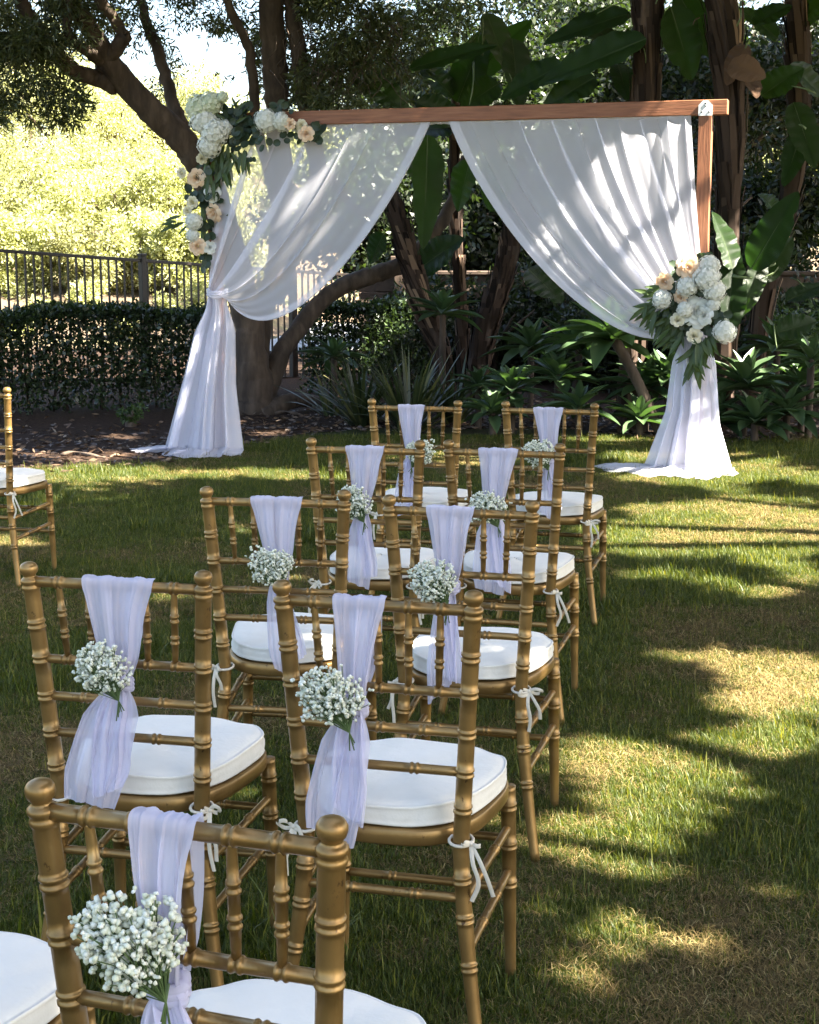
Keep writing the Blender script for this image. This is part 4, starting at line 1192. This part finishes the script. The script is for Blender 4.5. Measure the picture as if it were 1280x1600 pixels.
o1 = ap(1080, 470)
bq = empty('flower_bouquet', tuple(PL + EA * o1.x + Vector((0, 0, o1.z))), ARZ); bq['o'] = tuple((o1.x, 0, o1.z))
tag(bq, 'white hydrangea and peach rose bouquet with trailing leaves tied to the curtain', 'bouquet')
spine(bq, [(1105, 415), (1088, 460), (1085, 500), (1090, 560)])
blooms(bq, [('hy', 1108, 415, 17), ('hy', 1104, 434, 22), ('hy', 1116, 454, 18), ('hy', 1074, 447, 17), ('hy', 1035, 467, 16), ('wr', 1092, 487, 20), ('hy', 1071, 483, 13), ('hy', 1132, 518, 18), ('hy', 1114, 476, 11),
            ('cr', 1060, 499, 11), ('cr', 1086, 524, 11), ('pe', 1077, 417, 15), ('pe', 1038, 441, 12), ('pe', 1063, 464, 10), ('wr', 1100, 492, 12)], rnd, .25)
foliage(bq, 'r', [(1058, 430, 12, 12, 15, None), (1092, 455, 12, 12, 14, None), (1050, 485, 16, 16, 15, None), (1075, 508, 14, 14, 15, None), (1102, 505, 14, 14, 15, None), (1120, 490, 8, 7, 15, None), (1095, 402, 8, 6, 13, None), (1045, 455, 10, 8, 14, None)], rnd, .18)
foliage(bq, 'l', [(1028, 455, 12, 12, 26, 190), (1035, 490, 18, 26, 30, 235), (1050, 505, 14, 20, 32, 245), (1090, 535, 9, 22, 34, 268), (1088, 565, 7, 14, 32, 268), (1105, 528, 8, 10, 30, 290), (1060, 520, 12, 14, 32, 255), (1020, 480, 10, 9, 26, 215)], rnd, .19)

# ================================================================== CHAIRS
HT = .92
LEAN, WS, WT = .040, .1500, .180
def post_xy(z):
    if z >= .43:
        t = (z - .43) / (HT - .43)
        return lerp(WS, WT, t), -LEAN * t ** 1.15
    t = (.43 - z) / .43
    return WS + .052 * t ** 1.5, -.048 * t ** 1.7
def turned(fn, z0, z1, r, rings, finial=False, foot=False, rh=.0023, step=.03, taper=None):
    zs = {}
    z = z0
    while z < z1 - 1e-6:
        zs[round(z, 5)] = r; z += step
    zs[round(z1, 5)] = r
    for k in rings:
        for q in list(zs):
            if abs(q - k) < .011: del zs[q]
        for dz, dr in ((-.0088, 0), (-.0080, .7), (-.0060, 1), (-.0040, .9), (-.0022, .2), (0, -.25), (.0022, .2), (.0040, .9), (.0060, 1), (.0080, .7), (.0088, 0)):
            zs[round(k + dz, 5)] = r + dr * rh
    if finial:
        for q in list(zs):
            if q > z1 - .062: del zs[q]
        for dz, k in ((0, .05), (-.0008, .55), (-.004, .92), (-.009, 1.10), (-.015, 1.14), (-.021, 1.02), (-.0255, .78), (-.0285, .74), (-.031, .95), (-.0335, 1.16), (-.038, 1.22), (-.042, 1.08), (-.0445, .98), (-.047, 1.12), (-.051, 1.18), (-.055, 1.05), (-.058, 1)):
            zs[round(z1 + dz, 5)] = r * k
    ks = sorted(zs)
    return [fn(k) for k in ks], [zs[k] * (taper(k) if taper else 1) for k in ks]
def chair_meshes():
    D = {}
    PR_ = [.795, .725, .648, .572, .500, .360, .285, .195]
    for s, nm in ((-1, 'l'), (1, 'r')):
        mb = MB()
        p, r = turned(lambda z: (s * post_xy(z)[0], post_xy(z)[1], z), 0, HT, .0158, PR_, True, taper=lambda z: lerp(.74, 1, min(1, z / .3)))
        mb.tube(p, r, 14); D['post' + nm] = mb.mesh('rear_post', M['gold'])
        mb = MB()
        fx = lambda z: (s * lerp(.184, .176, z / .43), .332 + .012 * (1 - z / .43), z)
        p, r = turned(fx, 0, .43, .0158, [.385, .30, .215], taper=lambda z: lerp(.72, 1, min(1, z / .3)))
        mb.tube(p, r, 14); D['leg' + nm] = mb.mesh('front_leg', M['gold'])
    def bar(a, b, r, rings, nm, rh=.0022):
        a, b = Vector(a), Vector(b); L = (b - a).length
        p, rr = turned(lambda q: tuple(a + (b - a) * (q / L)), 0, L, r, [k * L for k in rings], rh=rh, step=.04)
        mb = MB(); mb.tube(p, rr, 12); return mb.mesh(nm, M['gold'])
    RZ = [.882, .725, .648, .572]
    D['rails'] = []
    for i, z in enumerate(RZ):
        x, y = post_xy(z)
        D['rails'].append(bar((-x, y, z), (x, y, z), .0108 if i == 0 else .0092, [k / 6 for k in range(1, 6)] if i < 2 else [.25, .5, .75] if i == 2 else [.3, .7], 'back_rail' if i else 'top_rail'))
    D['spindles'] = []
    for k in range(1, 6):
        x0, y0 = post_xy(RZ[1]); x1, y1 = post_xy(RZ[0])
        a = Vector((lerp(-x0, x0, k / 6), y0, RZ[1] + .006)); b = Vector((lerp(-x1, x1, k / 6), y1, RZ[0] - .006)); L = (b - a).length
        p, rr = turned(lambda q: tuple(a + (b - a) * (q / L)), 0, L, .0074, [.32 * L, .62 * L], rh=.0022, step=.02, taper=lambda q: 1 - .22 * abs(2 * q / L - 1) ** 2)
        mb = MB(); mb.tube(p, rr, 10); D['spindles'].append(mb.mesh('spindle', M['gold']))
    D['str'] = []
    def py(z, s): x, y = post_xy(z); return (s * x, y, z)
    lx = lambda z, s: (s * lerp(.184, .176, z / .43), .332 + .012 * (1 - z / .43), z)
    D['str'].append(bar(py(.325, -1), py(.325, 1), .009, [.3, .7], 'stretcher'))
    for z in (.34, .245):
        for s in (-1, 1): D['str'].append(bar(py(z - .02, s), lx(z, s), .0088, [.33, .66], 'stretcher'))
    for z in (.315, .205): D['str'].append(bar(lx(z, -1), lx(z, 1), .009, [.3, .7], 'stretcher'))
    # seat frame: bowed slab, thick at the rim
    def outline(hwf, hwb, y0, y1, n=64, e=3.6):
        pts = []
        for i in range(n):
            t = 2 * PI * i / n
            c, s = math.cos(t), math.sin(t)
            yy = math.copysign(abs(s) ** (2 / e), s); xx = math.copysign(abs(c) ** (2 / e), c)
            y = lerp(y0, y1, (yy + 1) / 2)
            pts.append((xx * lerp(hwb, hwf, (yy + 1) / 2), y))
        return pts
    O = outline(.206, .156, -.014, .392, 64, 2.95)
    cy_ = .19
    mb = MB()
    rows = []
    for k, z in ((.90, .418), (.985, .418), (1.0, .422), (1.004, .434), (1.0, .446), (.985, .450), (.90, .450), (.02, .448)):
        rows.append([(x * k, cy_ + (y - cy_) * k, z) for x, y in O])
    mb.grid(rows, 0, True)
    rows = [[(x * k, cy_ + (y - cy_) * k, z) for x, y in O] for k, z in ((.90, .418), (.88, .436), (.02, .436))]
    mb.grid(rows, 0, True)
    D['seat'] = mb.mesh('seat_frame', M['gold'])
    D['cush'] = []
    for sd in range(3):
        rnd = random.Random(sd + 20)
        O = outline(.205, .152, -.010, .386, 72, 2.75)
        p1, p2 = rnd.uniform(0, 6), rnd.uniform(0, 6)
        prof = [(.02, .4535), (.93, .4535), (.975, .4555), (.990, .4545), (1.0, .4575), (.992, .4605), (.994, .468), (.993, .478), (.988, .4855), (.992, .4875), (.997, .4905), (.992, .4935), (.983, .4940), (.974, .4925), (.95, .4955), (.86, .4990), (.6, .5005), (.3, .5000), (.02, .4995)]
        rows = []
        for k, z in prof:
            row = []
            for i, (x, y) in enumerate(O):
                a = 2 * PI * i / 72
                wb = .0022 * math.sin(5 * a + p1) + .0016 * math.sin(11 * a + p2)
                up = .0035 * math.sin(x * 17 + p1) * math.sin(y * 14 + p2) if z > .48 else 0
                # puckers along the rear edge
                pk = (.0016 * math.sin(a * 31 + p2) + .0013 * math.sin(a * 53 + p1)) if (.461 < z < .485 and k > .95) else 0
                row.append((x * k + math.cos(a) * (wb + pk), cy_ + (y - cy_) * k + math.sin(a) * (wb + pk), z + up + (wb * .6 if k > .8 else 0)))
            rows.append(row)
        mb = MB(); mb.grid(rows, 0, True)
        D['cush'].append(mb.mesh('pad', M['cushion']))
    # cotton ties: a turn round the post, a bow and two tails
    D['ties'] = []
    for sd in range(4):
        rnd = random.Random(sd + 3)
        for s in (-1, 1):
            mb = MB()
            def ribbon(pts, wd=.0042, n=18):
                C = [Vector(c) for c in catmull(pts, n)]
                l, r = [], []
                up = Vector((0, 0, 1))
                for i, c in enumerate(C):
                    t = (C[min(i + 1, n - 1)] - C[max(0, i - 1)]).normalized()
                    b = t.cross(Vector((0, 1, .2))).normalized() if abs(t.z) > .6 else up
                    l.append(c + b * wd); r.append(c - b * wd)
                mb.grid([l, [(x + y) * .5 + Vector((0, -.0016, 0)) for x, y in zip(l, r)], r])
            x0, y0 = post_xy(.44); x0 *= s
            zt = .437
            R_ = .0225
            ring = [(x0 + R_ * math.cos(a), y0 + R_ * math.sin(a), zt + .004 * math.sin(a)) for a in np.linspace(0, 2 * PI, 15)]
            mb.tube(ring, .0032, 6, caps=False)
            k = Vector((x0 + s * .021, y0 - .012, zt))
            mb.tube([k + Vector((-.006, 0, 0)), k, k + Vector((.006, 0, 0))], [.003, .006, .003], 7)
            dx = s * rnd.uniform(.5, 1.3); hh = rnd.uniform(-.6, 1.3)
            ribbon([k, k + Vector((dx * .014, -.006, .013 * hh)), k + Vector((dx * .027, -.004, .006 * hh)), k + Vector((dx * .016, .004, -.006)), k])
            ribbon([k, k + Vector((-dx * .010, -.012, .006)), k + Vector((-dx * .017, -.014, -.012 * hh)), k + Vector((-dx * .006, -.008, -.016 * hh)), k])
            for q in range(2):
                a = rnd.uniform(-.3, 1.0) * s; l = rnd.uniform(.06, .14)
                ribbon([k, k + Vector((a * .02, -.012, -l * .3)), k + Vector((a * .034 + .006 * q, -.010, -l * .65)), k + Vector((a * .036 + rnd.uniform(-.012, .012), -.004, -l))])
            D['ties'].append(mb.mesh('tie', M['ribbon']))
    return D
CM = chair_meshes()

# ------------------------------------------------------------------ sashes
def sash_meshes(cx, wtop, tail_dx, tail_len, tail_w, seed, second=True):
    rnd = random.Random(seed)
    ph = [rnd.uniform(0, 6.28) for _ in range(9)]
    zt = .882; yt = post_xy(zt)[1]; zk = .694; yk = post_xy(zk)[1]
    kx = cx + rnd.uniform(-.012, .006)
    n, k = 44, 56
    def sheet(path, wfn, amp_fn, skew=0.0):
        rows = []
        C = catmull(path, n)
        for i in range(n):
            t = i / (n - 1); c = C[i]
            d = C[min(n - 1, i + 1)] - C[max(0, i - 1)]; d = d / (np.linalg.norm(d) + 1e-9)
            nrm = np.array((0, -d[2], d[1])); nrm /= (np.linalg.norm(nrm) + 1e-9)
            w_ = wfn(t); am = amp_fn(t)
            row = []
            for j in range(k):
                q = j / (k - 1) * 2 - 1
                f = .18 * math.sin(q * 29 + ph[6] + 3 * t) + .14 * math.sin(q * 47 + ph[7] - 2 * t) + .5 * math.sin(q * 7.5 + ph[0] + 1.2 * t) + .35 * math.sin(q * 13 + ph[1] - t) + .25 * math.sin(q * 3.2 + ph[2] + 2 * t)
                p = c + np.array((q * w_ + am * .5 * math.cos(q * 9 + ph[3]), 0, 0)) + nrm * am * f
                if skew: p[2] += skew * q * smoothstep(.75, 1, t)
                row.append(tuple(p))
            rows.append(row)
        return rows
    ht = wtop / 2
    out = []
    rr = .0165
    mb = MB()
    # behind the rail, over the top and down in front of it to the knot
    path = [(kx, yk + .006, zk + .004), (kx, yt + .010, .73), (cx, yt + .016, .80), (cx, yt + .017, zt - .01), (cx, yt + .013, zt + .0125), (cx, yt, zt + .0165), (cx, yt - .013, zt + .0125), (cx, yt - .018, zt - .01), (cx + (kx - cx) * .3, yt - .021, .82), (kx, yk - .026, .745), (kx, yk - .024, zk + .012), (kx, yk - .020, zk)]
    wfn = lambda t: interp([0, .12, .33, .45, .55, .62, .8, .93, 1], [.014, .030, ht * .8, ht, ht, ht * .97, ht * .60, .020, .015], t)
    afn = lambda t: interp([0, .3, .4, .6, .66, .85, 1], [.006, .007, .0022, .0022, .006, .008, .004], t)
    mb.grid(sheet(path, wfn, afn))
    out.append(('drape', mb.mesh('drape', M['sash'])))
    mb = MB()
    for dz in (-.008, 0, .008):
        pts = [(kx + .020 * math.cos(a), yk - .018 + .013 * math.sin(a), zk - .002 + dz + .005 * math.sin(a + ph[4])) for a in np.linspace(0, 2 * PI, 17)]
        mb.tube(pts, [.0075 + .0018 * math.sin(i * 1.9 + ph[5]) for i in range(17)], 8, caps=False)
    out.append(('knot', mb.mesh('knot', M['sash'])))
    for q in range(2 if second else 1):
        mb = MB()
        dx = tail_dx + (0 if q == 0 else .030 + rnd.uniform(0, .015)); ln = tail_len * (1 if q == 0 else rnd.uniform(.82, .95)); tw = tail_w * (1.28 if q == 0 else .8)
        path = [(kx, yk - .022 - .004 * q, zk), (kx + dx * .12, yk - .034, zk - ln * .15), (kx + dx * .45, yk - .040 - .004 * q, zk - ln * .45), (kx + dx * .8, yk - .036, zk - ln * .78), (kx + dx, yk - .034 - .006 * q, zk - ln)]
        sk = rnd.uniform(-.03, .03)
        wfn = lambda t: interp([0, .10, .35, .7, 1], [.012, .020, tw * .85, tw, tw * .80], t)
        afn = lambda t: interp([0, .3, .7, 1], [.004, .010, .009, .006], t)
        mb.grid(sheet(path, wfn, afn, sk))
        out.append(('tail', mb.mesh('tail', M['sash'])))
    return out, (kx, yk, zk)

# ------------------------------------------------------------------ gypsophila sprays
ICO_V, ICO_F = None, None
def ico():
    t = (1 + 5 ** .5) / 2
    v = [(-1, t, 0), (1, t, 0), (-1, -t, 0), (1, -t, 0), (0, -1, t), (0, 1, t), (0, -1, -t), (0, 1, -t), (t, 0, -1), (t, 0, 1), (-t, 0, -1), (-t, 0, 1)]
    v = [np.array(p) / np.linalg.norm(p) for p in v]
    f = [(0, 11, 5), (0, 5, 1), (0, 1, 7), (0, 7, 10), (0, 10, 11), (1, 5, 9), (5, 11, 4), (11, 10, 2), (10, 7, 6), (7, 1, 8), (3, 9, 4), (3, 4, 2), (3, 2, 6), (3, 6, 8), (3, 8, 9), (4, 9, 5), (2, 4, 11), (6, 2, 10), (8, 6, 7), (9, 8, 1)]
    return np.array(v), np.array(f)
IV, IF = ico()
def spray_meshes(seed, n=480):
    r = np.random.default_rng(seed); rnd = random.Random(seed)
    V, F = [], []
    st = MB(); b = 0
    foot = Vector((.035, 0, -.062))
    for i in range(n):
        d = r.normal(size=3); d /= np.linalg.norm(d)
        if d[1] > .55: d[1] *= -.3
        rad = .058 * (r.uniform(.2, 1) ** .5) * (1.22 if r.uniform() < .06 else 1) * (1 + .07 * math.sin(3 * math.atan2(d[2], d[0]) + seed))
        c = d * rad * np.array((1.02, .62, .86))
        s = r.uniform(.0020, .0042)
        for k in range(3 if s > .0032 else 2):        # ruffled double flower: a few jittered shells
            q = IV * (s * r.uniform(.68, 1.18, (12, 1))) + c + r.normal(size=3) * s * .45
            V.append(q); F.append(IF + b); b += 12
        if i % 2 == 0:
            e = Vector(c); m = foot * .45 + e * .35 + Vector(r.normal(size=3) * .004)
            st.tube([Vector(p) for p in catmull([foot, m, e], 6)], .00075, 4, caps=False)
    fl = np_mesh('florets', np.concatenate(V), np.concatenate(F), M['breath'])
    for i in range(5):
        e = foot + Vector((rnd.uniform(-.004, .016), rnd.uniform(-.008, .002), rnd.uniform(-.045, -.015)))
        st.tube([foot + Vector((rnd.uniform(-.004, .004), 0, .02)), foot, e], .0012, 5)
    return fl, st.mesh('stems', M['stem'])
SPR = [spray_meshes(31 + i) for i in range(4)]

# name, x, y, yaw, row words, sash (centre, width, tail dx, tail len, tail w), spray (dx, dz, scale)
ROWS = {1: 'row beside the frame', 2: 'second row from the frame', 3: 'third row from the frame', 4: 'fourth row from the frame', 5: 'fifth row from the frame'}
CH = [
    ('A', -.239, 1.650, -.335, 5, 'outer', (-.018, .084, .050, .21, .038), (-.024, .086, 1.0)),
    ('K', -.742, 1.825, -.300, 5, 'aisle', (.0, .11, -.03, .22, .045), (-.03, .035, .9)),
    ('C', -.050, 2.741, -.250, 4, 'outer', (-.030, .100, -.045, .255, .045), (-.042, .032, .95)),
    ('B', -.554, 2.910, -.230, 4, 'aisle', (.008, .146, -.070, .25, .052), (-.020, .045, .90)),
    ('E', .133, 3.737, -.258, 3, 'outer', (-.022, .122, -.020, .27, .031), (-.038, .030, .95)),
    ('D', -.336, 3.892, -.150, 3, 'aisle', (.005, .136, .015, .26, .033), (-.012, .040, .88)),
    ('G', .308, 4.860, -.255, 2, 'outer', (-.016, .127, -.012, .26, .044), (-.020, .025, .92)),
    ('F', -.134, 4.927, -.210, 2, 'aisle', (.0, .128, -.015, .25, .037), (-.024, .035, .95)),
    ('I', .570, 6.156, -.245, 1, 'outer', (-.005, .122, .0, .24, .033), (-.040, .030, 1.0)),
    ('H', .029, 6.270, -.213, 1, 'aisle', (-.012, .110, -.030, .25, .038), (.055, .020, .95)),
    ('J', -1.95, 6.882, -.230, 0, 'across', None, None),
]
for i, (nm, x, y, yaw, row, side, sash, spr) in enumerate(CH):
    if side == 'across':
        where = 'across the aisle, without sash or flowers'
        lab = 'gold chair standing alone across the aisle by the clipped hedge, without a sash'
        clab = 'white seat cushion on the lone gold chair across the aisle by the hedge'
    else:
        s_ = 'outer seat' if side == 'outer' else 'aisle seat'
        lab = f'gold chair with lavender sash, {s_} of the {ROWS[row]}'
        clab = f'ivory tied seat cushion on the {s_} of the {ROWS[row]}'
    grp = 'gold ceremony chairs'
    root = empty('banquet_chair', (x, y, 0), yaw)
    tag(root, lab, 'chair', grp)
    for k in ('postl', 'postr'): obj('rear_post', CM[k], root)
    for k in ('legl', 'legr'): obj('front_leg', CM[k], root)
    for k, me in enumerate(CM['rails']): obj('back_rail' if k else 'top_rail', me, root)
    for me in CM['spindles']: obj('spindle', me, root)
    for me in CM['str']: obj('stretcher', me, root)
    obj('seat_frame', CM['seat'], root)
    cu = empty('seat_cushion', (x, y, 0), yaw)
    tag(cu, clab, 'cushion', 'seat cushions on the gold chairs')
    obj('pad', CM['cush'][i % 3], cu)
    v_ = (i * 3 + 1) % 4
    obj('tie', CM['ties'][v_ * 2], cu); obj('tie', CM['ties'][((v_ + 1) % 4) * 2 + 1], cu)
    if sash:
        parts, kn = sash_meshes(*sash, seed=40 + i)
        sr = empty('chair_sash', (x, y, 0), yaw)
        tag(sr, f'lavender sash knotted over the top rail, {s_} of the {ROWS[row]}', 'sash', 'sashes on the gold chairs')
        for pn, me in parts: obj(pn, me, sr)
        R_ = Matrix.Rotation(yaw, 4, 'Z')
        p = R_ @ Vector((kn[0] + spr[0] * .82, kn[1] - .066, kn[2] + spr[1] * .85)) + Vector((x, y, 0))
        sp = empty('gypsophila_spray', tuple(p), yaw + random.uniform(-.15, .15))
        tag(sp, f'tiny white flower posy in sash, {s_} of the {ROWS[row]}', 'posy', 'gypsophila posies on the sashes')
        sc = spr[2] * 1.12
        fl, st = SPR[i % 4]
        flip = -1 if spr[0] > 0.02 else 1
        o = obj('florets', fl, sp, scale=(sc * flip, sc, sc)); o['kind'] = 'stuff'
        o = obj('stems', st, sp, scale=(sc * flip, sc, sc)); o['kind'] = 'stuff'

# ================================================================== LAWN GRASS, LITTER
def tuft(name, mat, seed, n, h, flat=0.0, rad=.045, wd=.0022):
    r = np.random.default_rng(seed)
    V, F = [], []
    b = 0
    for i in range(n):
        a = r.uniform(0, 2 * PI); q = rad * math.sqrt(r.uniform(0, 1))
        p = np.array((q * math.cos(a), q * math.sin(a), 0))
        d = r.uniform(0, 2 * PI); hh = h * r.uniform(.5, 1.15)
        lean = r.uniform(.1, .8) * (1 - flat) + flat * r.uniform(1.1, 1.5)
        dv = np.array((math.cos(d), math.sin(d), 0)); sv = np.array((-dv[1], dv[0], 0))
        ww = wd * r.uniform(.7, 1.3)
        pts = []
        for t in (0, .5, 1):
            an = lean * (.45 + .75 * t)
            pts.append(p + dv * hh * t * math.sin(an) + np.array((0, 0, hh * t * max(.06, math.cos(an)) + flat * .006)))
        V += [pts[0] - sv * ww, pts[0] + sv * ww, pts[1] + sv * ww * .8, pts[1] - sv * ww * .8, pts[2] + sv * ww * .15, pts[2] - sv * ww * .15]
        F += [(b, b + 1, b + 2, b + 3), (b + 3, b + 2, b + 4, b + 5)]
        b += 6
    me = np_mesh(name, V, F, mat)
    return bpy.data.objects.new(name, me)
def scatter(name, label, variants, P, S):
    """one stuff object: tufts instanced on the points P with scale S"""
    col = bpy.data.collections.new(name + '_tufts')
    for o in variants: col.objects.link(o)
    me = bpy.data.meshes.new(name)
    me.vertices.add(len(P)); me.vertices.foreach_set('co', np.asarray(P, np.float32).ravel())
    at = me.attributes.new('tsc', 'FLOAT', 'POINT'); at.data.foreach_set('value', np.asarray(S, np.float32))
    o = obj(name, me); tag(o, label, 'grass', kind='stuff')
    ng = bpy.data.node_groups.new(name, 'GeometryNodeTree')
    ng.interface.new_socket('Geometry', in_out='INPUT', socket_type='NodeSocketGeometry')
    ng.interface.new_socket('Geometry', in_out='OUTPUT', socket_type='NodeSocketGeometry')
    gi = ng.nodes.new('NodeGroupInput'); go = ng.nodes.new('NodeGroupOutput')
    ci = ng.nodes.new('GeometryNodeCollectionInfo'); ci.inputs[0].default_value = col
    ci.inputs['Separate Children'].default_value = True; ci.inputs['Reset Children'].default_value = True
    ip = ng.nodes.new('GeometryNodeInstanceOnPoints'); ip.inputs['Pick Instance'].default_value = True
    rv = ng.nodes.new('FunctionNodeRandomValue'); rv.data_type = 'FLOAT_VECTOR'
    rv.inputs[0].default_value = (-.12, -.12, 0); rv.inputs[1].default_value = (.12, .12, 6.283)
    na = ng.nodes.new('GeometryNodeInputNamedAttribute'); na.data_type = 'FLOAT'; na.inputs[0].default_value = 'tsc'
    ri = ng.nodes.new('FunctionNodeRandomValue'); ri.data_type = 'INT'
    lk = ng.links.new
    lk(gi.outputs[0], ip.inputs['Points']); lk(ci.outputs[0], ip.inputs['Instance'])
    lk(rv.outputs[0], ip.inputs['Rotation']); lk(na.outputs[0], ip.inputs['Scale'])
    ri.inputs[4].default_value = 0; ri.inputs[5].default_value = 1000; ri.inputs[8].default_value = 5
    lk(ri.outputs[2], ip.inputs['Instance Index'])
    lk(ip.outputs[0], go.inputs[0])
    md = o.modifiers.new('tufts', 'NODES'); md.node_group = ng
    return o
def lawn_points():
    gP, gS, sP, sS = [], [], [], []
    tot = 88000
    Y = []
    r = np.random.default_rng(3)
    # more tufts close to the camera
    while len(Y) < tot:
        y = r.uniform(.75, 12.6); hw = .29 * y + .75
        wgt = hw / 4.4 * min(1, (3.6 / y) ** .8)
        if r.uniform() < wgt * 1.4: Y.append((r.uniform(-hw, hw), y))
    for x, y in Y:
        lim = np.interp(x, EX, EY)
        if y > lim + r.normal(0, .10): continue
        m = .5 + .9 * mnoise.noise(Vector((x * 1.15, y * 1.15, 2.0))) + .45 * mnoise.noise(Vector((x * 3.3, y * 3.3, 7.0)))
        dist = 1.0 + .045 * y
        if r.uniform() < np.clip(.13 + (.5 - m) * .75, .04, .55):
            sP.append((x, y, .001)); sS.append(r.uniform(.7, 1.25) * dist)
        else:
            tall = 1.0 + (.9 if m > 1.0 else 0) * r.uniform(0, 1)
            gP.append((x, y, .001)); gS.append(r.uniform(.55, 1.05) * dist * tall * (.75 + .35 * np.clip(m, 0, 1.2)))
    return gP, gS, sP, sS
gP, gS, sP, sS = lawn_points()
scatter('lawn_grass', 'short green lawn grass in uneven tufts under the chairs', [tuft('grass_tuft', M['blade'], s, 42, .029, 0, .045, .0011) for s in range(8)] + [tuft('grass_tuft', M['blade'], 90 + s, 6, .055, 0, .05, .0017) for s in range(1)], gP, gS)
scatter('dry_grass', 'flattened straw coloured dead grass between the green tufts', [tuft('straw_tuft', M['straw'], 50 + s, 36, .028, .9, .055, .0008) for s in range(6)], sP, sS)

# leaf litter on the mulch and a few pieces on the lawn
r = np.random.default_rng(9)
n = 5200
X = r.uniform(-5.5, 5.5, n); Y = np.interp(X, EX, EY) + r.uniform(-.5, 1, n) ** 3 * 1.2 + np.abs(r.normal(0, 1.3, n)) - .25
P = np.stack([X, Y, r.uniform(.008, .03, n)], 1)
ax = r.normal(size=(n, 3)); ax[:, 2] *= .12
V, F = leaf_quads(P, .07, .022, ax, 0, .05, .1)
V[:, 2] = np.maximum(V[:, 2], .008)
o = obj('leaf_litter', np_mesh('leaf_litter', V, F, M['straw_leaf'])); tag(o, 'dry brown leaf litter over the mulch bed', 'leaf litter', kind='stuff')
for i, (u, v, du, dv, lab) in enumerate([(95, 716, 70, 4, 'pale dry branch lying on the mulch below the clipped hedge'), (560, 655, 60, 12, 'pale dry branch lying on the mulch before the strap leaves'),
                                    (430, 650, 45, 3, 'bleached dead branch lying at the foot of the gnarled tree')]):
    a, b = G(u, v), G(u + du, v + dv)
    rt = MB(); m_ = (a + b) / 2
    pts = [a - m_, (a - m_) * .4 + Vector((.0, .05, .02)), (b - m_) * .4 + Vector((0, -.03, .015)), b - m_]
    rt.tube([Vector(c) for c in catmull(pts, 12)], [.012 + .006 * math.sin(k * 1.1) for k in range(12)], 7)
    o = rt.build('dead_branch', M['bark'], loc=(m_.x, m_.y, .025)); tag(o, lab, 'branch', 'dead branches on the mulch')
